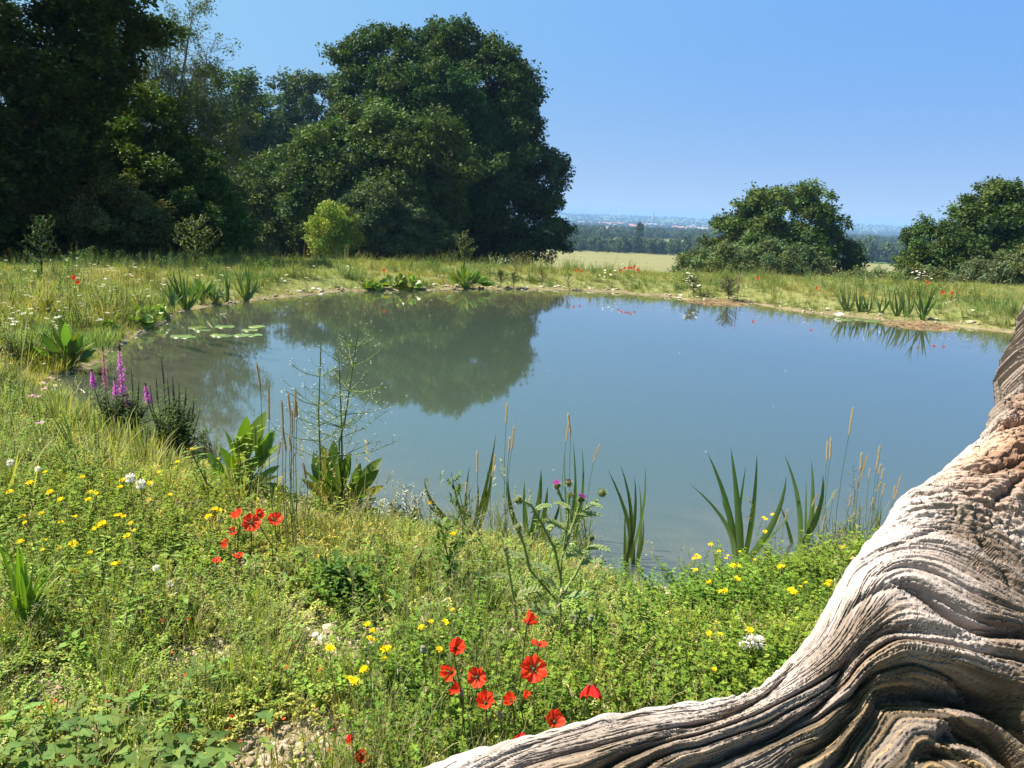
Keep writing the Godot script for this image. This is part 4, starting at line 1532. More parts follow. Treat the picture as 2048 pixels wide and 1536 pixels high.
func leafy_stems(o: Node3D, spikes: Array, d: float, base: Vector3, col: Color) -> void:
	for s in spikes:
		var dd := d + rf(-0.2, 0.2)
		var top := at_dist(s[0], s[1], dd) - base
		var mid := at_dist(s[2], s[3], dd) - base
		var bot := Vector3(mid.x * 0.35, 0, mid.z * 0.35)
		var st := MB.new()
		st.tube(PackedVector3Array([bot, bot.lerp(mid, 0.5) + Vector3(mid.x * 0.08, 0, 0), mid, top]), 0.005, 0.0025, Color(0.09, 0.07, 0.05), 5)
		part("stem", st.mesh(), MATT, o)
		var lv := MB.new()
		for k in 26:
			var f := 0.08 + 0.92 * k / 26.0
			var p := bot.lerp(mid, f)
			var a := k * 1.57 + rf(-0.4, 0.4)
			var len := rf(0.05, 0.085) * (1.2 - 0.4 * f)
			lv.leaf(p, Vector3(cos(a), rf(0.1, 0.7), sin(a)), Vector3.UP, len, len * 0.24, 0.12, rf(0.0, 0.4), rcol(col, 0.35), 4, 1)
			if k % 3 == 0:
				var q := p + Vector3(cos(a + 0.7), 0.9, sin(a + 0.7)).normalized() * rf(0.06, 0.13)
				for j in 7:
					var a2 := j * 2.4
					lv.leaf(p.lerp(q, 0.3 + j * 0.1), Vector3(cos(a2), 0.5, sin(a2)), Vector3.UP, len * 0.75, len * 0.18, 0.1, 0.2, rcol(col, 0.35), 3, 1)
		for side_stem in 4:
			var tip := mid * rf(0.75, 1.02) + Vector3(rf(-0.16, 0.16), rf(-0.05, 0.03), rf(-0.16, 0.16))
			lv.tube(PackedVector3Array([bot, bot.lerp(tip, 0.5) + Vector3(tip.x * 0.06, 0, 0), tip]), 0.003, 0.0015, Color(0.10, 0.09, 0.05), 4)
			for k in 34:
				var f := 0.15 + 0.87 * k / 34.0
				var a := k * 1.57 + rf(-0.4, 0.4)
				var len := rf(0.045, 0.075) * (1.25 - 0.5 * f)
				lv.leaf(bot.lerp(tip, f), Vector3(cos(a), rf(0.2, 1.0), sin(a)), Vector3.UP, len, len * 0.27, 0.12, rf(0.0, 0.4), rcol(col, 0.35), 4, 1)
		part("foliage", lv.mesh(), LEAF, o).set_meta("kind", "stuff")
		var fl := MB.new()
		var n := int(120 * (1.0 if s[5] > 0 else 0.5))
		for k in n:
			var f := float(k) / n
			var p := mid.lerp(top, f)
			var a := k * 2.399
			var r: float = 0.027 * s[4] * (1.0 - 0.75 * f * f) * rf(0.7, 1.15)
			var out := Vector3(cos(a), 0.25, sin(a))
			if s[5] > 0 and f < 0.86:
				var c := rcol(Color(0.60, 0.15, 0.56), 0.3) if s[5] == 1 else rcol(Color(0.46, 0.13, 0.30), 0.35)
				for j in 3:
					fl.leaf(p + out * r * 0.4, (out + rdir() * 0.8).normalized(), Vector3.UP, r * 0.9, r * 0.5, 0.1, 0.1, c, 2, 0)
			else:
				fl.ball(p + out * r * 0.5, Vector3.ONE * r * 0.45, 3, 4, rcol(Color(0.075, 0.06, 0.045), 0.3))
		part("flower_spike" if s[5] > 0 else "bud_spike", fl.mesh(), PETAL if s[5] > 0 else MATT, o)


# ---------------------------------------------------------------- flowers
func poppy_shape(r: float, cup: float, seed_: int) -> Array:
	var out := []
	var rr := RandomNumberGenerator.new()
	rr.seed = seed_
	for k in 4:
		var b := MB.new()
		var tone := rr.randf_range(0.82, 1.12)
		var lift := cup * rr.randf_range(0.55, 1.5)
		var a0 := TAU * k / 4 + rr.randf_range(-0.15, 0.15)
		var half := 0.98
		var inner: float = 0.0 if k % 2 == 0 else 0.12
		var grid := []
		for j in 6:
			var row := []
			for i in 8:
				var f := j / 5.0
				var a := a0 + (i / 7.0 * 2.0 - 1.0) * half * (0.45 + 0.55 * f)
				var rad := r * f * (1.0 - 0.10 * pow(absf(i / 7.0 * 2.0 - 1.0), 2.0)) * (1.0 + 0.09 * sin(i * 2.1 + seed_) + rr.randf_range(-0.07, 0.07))
				var y := r * (lift * pow(f, 1.3) + inner * f) + r * f * 0.17 * sin(i * 1.9 + k * 2.0 + seed_) + r * f * f * rr.randf_range(-0.13, 0.13)
				var flat := sqrt(maxf(1.0 - lift * lift * 0.5, 0.10))
				var c := Color(0.84, 0.058, 0.022) * tone * rr.randf_range(0.9, 1.1)
				if f < 0.12:
					c = Color(0.12, 0.012, 0.012)
				row.append(b.vert(Vector3(cos(a) * rad * flat, y, sin(a) * rad * flat), c))
			grid.append(row)
		for j in 5:
			for i in 7:
				b.quad(grid[j][i], grid[j][i + 1], grid[j + 1][i + 1], grid[j + 1][i])
		out.append(b.mesh())
	var e := MB.new()
	e.ball(Vector3(0, r * 0.16, 0), Vector3(0.16, 0.2, 0.16) * r, 5, 8, Color(0.05, 0.06, 0.03))
	for k in 26:
		var a := k * 2.4
		var p := Vector3(cos(a) * 0.28 * r, r * rr.randf_range(0.15, 0.3), sin(a) * 0.28 * r)
		e.ball(p, Vector3.ONE * r * 0.035, 3, 4, Color(0.02, 0.016, 0.022))
	out.append(e.mesh())
	return out


# one poppy: head at a pixel, h metres above the ground, facing towards face
func poppy(label: String, px: float, py: float, h: float, r: float, face: Vector3, cup: float, group: String, k: int, tone := Color(1, 1, 1)) -> void:
	var head := above(px, py, h)
	var base := foot(head + Vector3(rf(-0.05, 0.05), 0, rf(-0.05, 0.05)))
	var o := thing("poppy", label, "poppy", base, group)
	var top := head - base
	var st := MB.new()
	var m := top * 0.5 + Vector3(rf(-0.03, 0.03), 0, rf(-0.03, 0.03))
	st.tube(PackedVector3Array([Vector3.ZERO, m, top - Vector3(0, 0.03, 0) - Vector3(face.x, 0, face.z) * 0.012, top]), 0.0022, 0.0018, Color(0.10, 0.12, 0.04), 5)
	for q in 40:
		var f := rng.randf()
		var p := Vector3.ZERO.lerp(m, f * 2.0) if f < 0.5 else m.lerp(top, f * 2.0 - 1.0)
		var dd := rdir() * 0.006
		st.tri(st.vert(p, Color(0.12, 0.12, 0.06)), st.vert(p + Vector3(0, 0.0012, 0), Color(0.12, 0.12, 0.06)), st.vert(p + dd, Color(0.14, 0.14, 0.07)))
	part("stem", st.mesh(), LEAF, o)
	var y := face.normalized()
	var x := y.cross(Vector3(0.2, 0.3, 1)).normalized()
	var bs := Basis(x, y, x.cross(y)).rotated(y, rf(0, TAU))
	var shapes := poppy_shape(r * 0.88, cup, k)
	for j in shapes.size():
		var p := part("petal" if j < 4 else "flower_centre", shapes[j], red_petal if j < 4 and tone == Color(1, 1, 1) else (pink_petal if j < 4 else MATT), o)
		p.transform = Transform3D(bs, top)


var red_petal: StandardMaterial3D
var pink_petal: StandardMaterial3D


func build_flowers() -> void:
	red_petal = leafy(0.55, 0.3, Color(0.95, 0.95, 0.95))
	pink_petal = leafy(0.55, 0.3, Color(0.8, 0.8, 0.8))
	pink_petal.albedo_color = Color(0.95, 0.62, 1.0)
	var g := "red poppies in front of the stump"
	var near := [
		[910, 1297, 0.36, 0.036, Vector3(0.2, 0.7, 0.7), 0.7, "red poppy with upright petals at the top left of the near group"],
		[904, 1345, 0.31, 0.033, Vector3(-0.5, 0.4, 0.6), 0.8, "red poppy hanging closed just below the top left one"],
		[955, 1354, 0.30, 0.033, Vector3(-0.2, 0.5, 0.9), 0.35, "flat orange red poppy left of centre in the near group"],
		[972, 1408, 0.27, 0.036, Vector3(-0.1, 0.8, 0.5), 0.6, "cupped orange red poppy low in the middle of the near group"],
		[1024, 1404, 0.27, 0.026, Vector3(-0.4, 0.7, 0.3), 0.8, "small half folded poppy right of the low cupped one"],
		[1047, 1396, 0.28, 0.02, Vector3(0.5, 0.8, 0.2), 0.9, "narrow poppy with a single petal left near the group's middle"],
		[1054, 1250, 0.40, 0.034, Vector3(0.3, 0.5, -0.4), 0.85, "highest red poppy, its petals folded down on one side"],
		[1077, 1291, 0.37, 0.03, Vector3(0.2, 0.9, -0.2), 0.2, "ragged flattened poppy below the highest one"],
		[1068, 1338, 0.34, 0.044, Vector3(-0.05, 0.55, 0.9), 0.4, "biggest wide open poppy facing the viewer"],
		[1183, 1366, 0.33, 0.045, Vector3(0.1, -0.85, 0.5), 0.75, "pinkish nodding poppy nearest the stump on the right"],
		[1108, 1446, 0.28, 0.034, Vector3(0.2, 0.8, 0.3), 0.6, "poppy half hidden behind the stump's edge"],
		[1046, 1462, 0.26, 0.034, Vector3(-0.1, -0.7, 0.6), 0.8, "dark pink drooping poppy against the stump's edge"],
		[921, 1378, 0.29, 0.026, Vector3(-0.7, 0.3, 0.4), 0.9, "shrivelled poppy beside a grey seed capsule"],
		[722, 1516, 0.14, 0.022, Vector3(0.3, 0.9, 0.3), 0.4, "low lone poppy at the bottom of the picture"],
		[707, 1475, 0.2, 0.02, Vector3(-0.8, -0.3, 0.4), 0.9, "withered pink poppy at the bottom left of the group"]]
	for k in near.size():
		var e: Array = near[k]
		poppy(e[6], e[0], e[1], e[2], e[3], e[4], e[5], g, k + 3, Color(1, 1, 1) if not (k in [9, 11, 14]) else Color(1, 0, 1))
	var mid := [[477, 1033, 0.30, 0.034, Vector3(-0.3, 0.8, 0.3), 0.5, "poppy at the left of the mid group beside the tall grass stems"], [503, 1045, 0.28, 0.045, Vector3(0.2, 0.4, 0.8), 0.4, "largest poppy of the mid group left of the tall grass stems"], [515, 1030, 0.30, 0.03, Vector3(0.6, 0.5, 0.2), 0.6, "poppy overlapping the largest one of the mid group"], [550, 1041, 0.27, 0.038, Vector3(0.2, 0.7, 0.5), 0.4, "poppy behind the tall grass stems of the mid group"], [457, 1087, 0.22, 0.026, Vector3(-0.5, 0.3, 0.6), 0.8, "small folded poppy below the mid group"], [468, 1062, 0.24, 0.022, Vector3(-0.2, 0.5, 0.7), 0.5, "small orange poppy between the mid group and the folded one"], [433, 1122, 0.16, 0.02, Vector3(0, 1, 0.2), 0.3, "left one of two fallen poppies below the mid group"], [477, 1112, 0.16, 0.024, Vector3(0, 1, 0.2), 0.2, "right one of two fallen poppies below the mid group"]]
	for k in mid.size():
		var e: Array = mid[k]
		poppy(e[6], e[0], e[1], e[2], e[3], e[4], e[5], "red poppies half way down the left bank", k + 40)
	for e in [[149, 556, 0.5, "bright red poppy on the left bank before the dark wood"], [157, 566, 0.42, "lower poppy beside the bright one on the left bank"], [768, 541, 0.5, "orange poppy on the far bank left of the beech's trunk"], [1152, 541, 0.4, "left poppy of two on the far bank beside the beech"], [1163, 543, 0.36, "right poppy of two on the far bank beside the beech"], [1241, 541, 0.4, "first poppy from the left in the row before the hay field"], [1250, 537, 0.45, "second poppy from the left in the row before the hay field"], [1257, 536, 0.46, "third poppy from the left in the row before the hay field"], [1263, 537, 0.45, "fourth poppy from the left in the row before the hay field"], [1269, 534, 0.48, "highest poppy in the row before the hay field"], [1275, 540, 0.42, "last poppy on the right of the row before the hay field"], [1516, 556, 0.4, "poppy below the bramble bush at the hawthorn"], [1632, 577, 0.35, "poppy on the right bank left of the iris row"], [1854, 566, 0.5, "poppy behind the largest iris of the right bank"], [1885, 586, 0.4, "left poppy of two right of the iris row"], [1903, 587, 0.4, "right poppy of two right of the iris row"]]:
		poppy(e[3], e[0], e[1], e[2], 0.046, Vector3(rf(-0.3, 0.3), 0.5, 0.8), 0.5, "red poppies around the far banks", int(e[0]))

	# grey seed capsules among the poppies
	for e in [[921, 1385, 0.27, "grey green poppy capsule beside the shrivelled poppy"], [1000, 1432, 0.25, "poppy capsule low among the stems before the stump"], [1182, 1238, 0.4, "poppy capsule high beside the thistle"], [846, 1300, 0.34, "poppy capsule left of the near poppies"]]:
		var head := above(e[0], e[1], e[2])
		var base := foot(head)
		var o := thing("poppy_capsule", e[3], "poppy capsule", base, "poppy seed capsules")
		var st := MB.new()
		st.tube(PackedVector3Array([Vector3.ZERO, (head - base) * 0.5 + Vector3(0.015, 0, 0), head - base]), 0.0022, 0.0018, Color(0.11, 0.13, 0.05), 5)
		part("stem", st.mesh(), LEAF, o)
		var cp := MB.new()
		cp.ball(head - base, Vector3(0.0085, 0.012, 0.0085), 7, 9, Color(0.16, 0.20, 0.14))
		cp.ball(head - base + Vector3(0, 0.011, 0), Vector3(0.0085, 0.002, 0.0085), 4, 9, Color(0.14, 0.13, 0.09))
		part("capsule", cp.mesh(), MATT, o)

	# bird's-foot trefoil: heads of yellow pea flowers on thin leafy stems
	var heads: Array[Node3D] = []
	for k in 4:
		var o := Node3D.new()
		var fl := MB.new()
		var n := 5 + k
		for j in n:
			var a := TAU * j / n
			var d := Vector3(cos(a), rf(0.05, 0.5), sin(a)).normalized()
			var c := rcol(Color(0.86, 0.66, 0.012), 0.12)
			fl.leaf(d * 0.003, d, Vector3.UP, 0.015, 0.009, 0.5, 0.2, c, 3, 0)
			fl.leaf(d * 0.006, (d + Vector3(0, 1.1, 0)).normalized(), -d, 0.011, 0.013, 0.2, 0.0, c * 1.05, 3, 3)
		var p := part("flower_head", fl.mesh(), PETAL, o)
		p.position.y = 0.0
		var st := MB.new()
		st.tube(PackedVector3Array([Vector3(rf(-0.03, 0.03), -0.16, rf(-0.03, 0.03)), Vector3(0.006, -0.07, 0), Vector3.ZERO]), 0.0014, 0.001, Color(0.10, 0.15, 0.04), 4)
		for j in 9:
			var a := j * 2.4
			var q := Vector3(0.004, -0.16 + j * 0.014, 0)
			for z in 3:
				st.leaf(q, Vector3(cos(a + z * 0.9), 0.5, sin(a + z * 0.9)), Vector3.UP, 0.015, 0.007, 0.1, 0.2, rcol(Color(0.085, 0.15, 0.03), 0.3), 3, 0)
		part("stem", st.mesh(), LEAF, o)
		heads.append(o)
	var yl := [[90, 945], [60, 966], [122, 1000], [150, 1034], [84, 1028], [192, 988], [180, 985], [240, 975], [245, 962], [355, 925], [436, 918], [383, 898], [195, 1056], [205, 1048], [186, 1060], [232, 1032], [240, 1030], [248, 1034], [262, 1046], [268, 1062], [255, 1074], [120, 1046], [88, 1082], [85, 1100], [120, 1098], [150, 1092], [146, 1088], [180, 1106], [215, 1102], [238, 1126], [228, 1130], [152, 1146], [144, 1142], [300, 1000], [296, 1002], [318, 945], [165, 955], [20, 985], [50, 1046], [45, 1034], [300, 967], [340, 990], [430, 1020], [418, 1034], [440, 1022], [40, 1085], [178, 1000], [100, 985]]
	var yr := [[1393, 1112], [1388, 1118], [1398, 1116], [1421, 1090], [1438, 1103], [1456, 1112], [1452, 1118], [1480, 1104], [1474, 1130], [1478, 1133], [1466, 1132], [1472, 1156], [1478, 1160], [1527, 1036], [1532, 1040], [1545, 1030], [1530, 1064], [1560, 1132], [1566, 1134], [1557, 1136], [1584, 1180], [1588, 1186], [1578, 1180], [1600, 1174], [1612, 1166], [1658, 1164], [1654, 1170], [1690, 1094], [1684, 1096], [1440, 1184], [1450, 1182], [1418, 1165], [1432, 1140], [1510, 1120], [1392, 1142], [1500, 1262], [1440, 1270], [1428, 1340], [1418, 1268]]
	var ym := [[745, 1280], [738, 1276], [752, 1282], [770, 1300], [764, 1296], [776, 1298], [768, 1318], [662, 1300], [658, 1296], [705, 1360], [698, 1358], [710, 1364], [735, 1250], [862, 1244], [843, 1256], [890, 1244], [895, 1248], [878, 1300], [905, 1220], [640, 1112], [905, 1070], [728, 1340], [745, 1262], [860, 1006]]
	var sets := [[yl, "yellow trefoil flower head in the leafy patch on the left bank", "trefoil flowers on the left bank", 0.17], [yr, "yellow trefoil flower head in the leafy patch before the irises near the stump", "trefoil flowers by the stump", 0.24], [ym, "yellow trefoil flower head on the bare ground left of the near poppies", "trefoil flowers left of the near poppies", 0.2]]
	for s in sets:
		for e in s[0]:
			var p := above(e[0], e[1], s[3] * rf(0.85, 1.15))
			var o: Node3D = heads[rng.randi() % 4].duplicate()
			o.name = numbered("trefoil_flower")
			add_child(o)
			o.position = p
			o.rotation = Vector3(rf(-0.3, 0.3), rf(0, TAU), rf(-0.3, 0.3))
			o.scale = Vector3.ONE * rf(0.6, 1.15) * (1.15 if e[1] < 1100 else 0.9)
			describe(o, s[1], "trefoil", s[2])
	for h in heads:
		h.free()

	# scarlet pimpernels close to the ground
	var pim := MB.new()
	for k in 5:
		var a := TAU * k / 5
		pim.leaf(Vector3.ZERO, Vector3(cos(a), 0.35, sin(a)), Vector3.UP, 0.0075, 0.0062, 0.1, 0.1, Color(0.72, 0.12, 0.035), 3, 0)
	pim.ball(Vector3(0, 0.002, 0), Vector3.ONE * 0.0014, 3, 5, Color(0.3, 0.05, 0.15))
	var pm := pim.mesh()
	var spots := [[163, 1441], [170, 1437], [232, 1428], [255, 1424], [270, 1456], [308, 1498], [435, 1470], [480, 1484], [535, 1440], [462, 1432], [460, 1457], [535, 1460], [537, 1474], [568, 1438], [583, 1486], [665, 1460], [660, 1500], [555, 1362], [372, 1350], [343, 1305], [280, 1256], [200, 1183], [324, 1241], [376, 1238], [256, 1338], [262, 1382], [412, 1382], [215, 1405], [110, 1402], [95, 1352], [78, 1415], [525, 1265], [580, 1282], [590, 1293], [573, 1335], [508, 1366], [520, 1410], [470, 1228], [640, 1340], [628, 1418], [232, 1282], [130, 1298], [1380, 1130], [1395, 1210]]
	for e in spots:
		var p := above(e[0], e[1], 0.075)
		var o := solo("scarlet_pimpernel", pm, PETAL, "tiny orange red pimpernel flower among the creeping leaves at lower left", "pimpernel", "scarlet pimpernels low on the bank", "", p)
		o.rotation = Vector3(rf(0.2, 0.8), rf(0, TAU), 0)
		o.scale = Vector3.ONE * rf(0.9, 1.25)

	# white and pink heads
	var globe := MB.new()
	for k in 90:
		var d := rdir()
		globe.leaf(d * 0.006, d, Vector3.UP if absf(d.y) < 0.9 else Vector3.RIGHT, 0.013, 0.004, 0.0, 0.0, rcol(Color(0.72, 0.70, 0.66), 0.1), 2, 1)
	var gm := globe.mesh()
	for e in [[260, 956, 0.30, 1.5, "left white fluffy seed head on the left bank"], [281, 968, 0.29, 1.5, "right white fluffy seed head on the left bank"], [540, 950, 0.14, 1.0, "white tuft beside the glossy water plantain"], [1500, 1282, 0.17, 1.4, "left white clover head near the stump"], [1516, 1284, 0.17, 1.4, "right white clover head near the stump"], [1487, 1290, 0.16, 1.0, "small white clover head near the stump"], [75, 938, 0.15, 1.0, "pale clover head low on the left bank"], [20, 925, 0.2, 1.2, "pale clover head at the left edge"], [312, 1136, 0.15, 0.9, "small grey white seed head in the grass left of the mid poppies"], [340, 1166, 0.14, 0.9, "small grey white seed head below the other one left of the mid poppies"]]:
		var head := above(e[0], e[1], e[2])
		var base := foot(head)
		var o := thing("clover_head", e[4], "clover", base, "white round heads in the grass")
		var h := part("flower_head", gm, PETAL, o)
		h.position = head - base
		h.scale = Vector3.ONE * e[3]
		var st := MB.new()
		st.tube(PackedVector3Array([Vector3.ZERO, (head - base) * 0.5 + Vector3(0.01, 0, 0.01), head - base]), 0.0018, 0.0014, Color(0.10, 0.14, 0.05), 4)
		part("stem", st.mesh(), LEAF, o)
	var rag := MB.new()
	for k in 14:
		var a := k * 2.4
		rag.leaf(Vector3.ZERO, Vector3(cos(a), rf(0.1, 0.7), sin(a)), Vector3.UP, 0.022, 0.006, 0.0, 0.2, rcol(Color(0.62, 0.28, 0.45), 0.2), 3, 1)
	var rm := rag.mesh()
	for e in [[98, 756, "pink ragged flower at the left inlet, furthest from the viewer"], [84, 766, "pink ragged flower just left of the furthest one"], [88, 778, "pale pink ragged flower above the inlet's stones"], [62, 792, "pink ragged flower left of the inlet's stones"], [74, 794, "pink ragged flower touching the one left of the inlet"], [80, 846, "dull pink flower lower down the left bank"]]:
		var head := above(e[0], e[1], 0.3)
		var base := foot(head)
		var o := thing("ragged_robin", e[2], "pink flower", base, "pink flowers by the left inlet")
		var h := part("flower_head", rm, PETAL, o)
		h.position = head - base
		h.scale = Vector3.ONE * 1.3
		var st := MB.new()
		st.tube(PackedVector3Array([Vector3.ZERO, (head - base) * 0.5 + Vector3(0.01, 0, 0.01), head - base]), 0.002, 0.0014, Color(0.10, 0.12, 0.05), 4)
		part("stem", st.mesh(), LEAF, o)

	# white umbels of yarrow and daisies on the banks
	var um := MB.new()
	for k in 26:
		var a := k * 2.4
		var r := 0.045 * sqrt(k / 26.0)
		var p := Vector3(cos(a) * r, 0.006 - r * 0.15, sin(a) * r)
		for z in 4:
			var aa := TAU * z / 4 + k
			um.leaf(p, Vector3(cos(aa), 0.25, sin(aa)), Vector3.UP, 0.010, 0.009, 0.0, 0.0, rcol(Color(0.76, 0.74, 0.67), 0.12), 2, 3)
	um.tube(PackedVector3Array([Vector3(0.01, -0.25, 0), Vector3(0.004, -0.12, 0.01), Vector3.ZERO]), 0.003, 0.002, Color(0.11, 0.15, 0.05), 4)
	var umesh := um.mesh()
	var n := 0
	while n < 230:
		var px := rf(-40, 330)
		var py := rf(512, 660)
		if n > 150:
			px = rf(380, 1050)
			py = rf(532, 566)
		if n > 185:
			px = rf(1180, 1990)
			py = rf(548, 625)
		var p := above(px, py, 0.22)
		if sd(p.x, p.z) < 0.4 or p.z > -4.0 or p.z < -27.0:
			n += 1 if rng.randf() < 0.02 else 0
			continue
		var o := solo("yarrow_head", umesh, PETAL, [["flat white flower head in the grass at the left edge of the left bank", "flat white flower head in the shaded grass before the dark wood", "flat white flower head in the sunlit grass left of the far corner irises"][0 if px < 120 else (1 if py < 560 else 2)], "flat white flower head in the long grass below the great beech", "flat white flower head in the grass of the far bank before the hay field" if px < 1500 else "flat white flower head in the grass behind the right hand irises"][0 if n <= 150 else (1 if n <= 185 else 2)], "yarrow", "white yarrow on the banks", "", p)
		o.rotation = Vector3(rf(-0.25, 0.35), rf(0, TAU), rf(-0.2, 0.2))
		o.scale = Vector3.ONE * rf(0.4, 0.85)
		n += 1
	for e in [[1378, 555, "left white oxeye cluster below the bramble bush"], [1392, 550, "high white oxeye cluster below the bramble bush"], [1384, 568, "low white oxeye cluster below the bramble bush"], [1838, 546, "upper white umbel beside the dark shrub on the right"], [1850, 552, "lower white umbel beside the dark shrub on the right"], [1222, 545, "white oxeye cluster left of the far row of poppies"], [1240, 530, "single pale flower above the far row of poppies"]]:
		var at := foot(above(e[0], e[1], 0.4))
		var o := thing("oxeye_cluster", e[2], "oxeye", at, "white oxeye clusters on the far bank")
		for k in (9 if e[1] != 530 else 1):
			var h := part("flower_head", umesh, PETAL, o)
			h.position = Vector3(rf(-0.22, 0.22), rf(0.28, 0.46), rf(-0.22, 0.22))
			h.rotation = Vector3(rf(0.1, 0.7), rf(0, TAU), 0)
			h.scale = Vector3.ONE * rf(0.5, 0.95)


# ---------------------------------------------------------------- tall grasses, thistle, sprigs
# head from (x0, y0) at its tip to (x1, y1); the stalk goes on down to the ground near (bx, by)
func timothy(x0: float, y0: float, x1: float, y1: float, bx: float, by: float, label: String, group: String, tone: float, thick := 1.0) -> void:
	var base := above(bx, by, 0.0)
	if base.y < -0.05:
		base = on_water(bx, by)
	var d := Vector2(base.x, base.z).length() + rf(-0.1, 0.1)
	base = foot(Vector3(base.x, 0, base.z) * (d / Vector2(base.x, base.z).length()))
	var o := thing("timothy_grass", label, "timothy grass", base, group)
	var tip := at_dist(x0, y0, d) - base
	var neck := at_dist(x1, y1, d) - base
	var st := MB.new()
	var g := rcol(Color(0.14, 0.18, 0.075), 0.2)
	st.tube(PackedVector3Array([Vector3.ZERO, neck * 0.35 + Vector3(-0.012, 0, 0), neck * 0.7 + Vector3(-0.010, 0, 0), neck]), 0.0021, 0.0014, g, 5)
	part("stem", st.mesh(), LEAF, o)
	var hd := MB.new()
	var n := 22
	var pts := PackedVector3Array()
	var ax := tip - neck
	var r := 0.0078 * thick
	hd.tube(PackedVector3Array([neck, neck + ax * 0.08, neck + ax * 0.9, tip]), r * 0.55, r * 0.35, rcol(Color(0.45, 0.36, 0.23), 0.1) * tone, 7)
	var count := int(ax.length() / 0.0024)
	for k in count * 7:
		var f := float(k) / (count * 7)
		var a := k * 2.399
		var s := ax.normalized().cross(Vector3(0.3, 0.1, 1)).normalized()
		var u := ax.normalized().cross(s)
		var prof := minf(1.0, minf(f * 9.0 + 0.35, (1.0 - f) * 6.0 + 0.3))
		var out := s * cos(a) + u * sin(a)
		var p := neck + ax * f + out * r * 0.45 * prof
		var q := p + (out * 0.8 + ax.normalized() * 0.9) * r * 0.85 * prof
		var w := ax.normalized().cross(out) * r * 0.28
		var c := rcol(Color(0.66, 0.56, 0.38), 0.25) * tone
		hd.tri(hd.vert(p - w, c * 0.9), hd.vert(q, c), hd.vert(p + w, c * 0.9))
	part("seed_head", hd.mesh(), PETAL, o)
	if rng.randf() < 0.7:
		var b := MB.new()
		var f := rf(0.25, 0.5)
		var p := neck * f
		var a := rf(0, TAU)
		b.blade(p, p + Vector3(cos(a) * 0.09, 0.12, sin(a) * 0.09), Vector3(cos(a) * 0.02, 0.03, 0), 0.006, Vector3(-sin(a), 0, cos(a)), g, g * 1.2, 5, 0.1)
		part("blade", b.mesh(), LEAF, o)


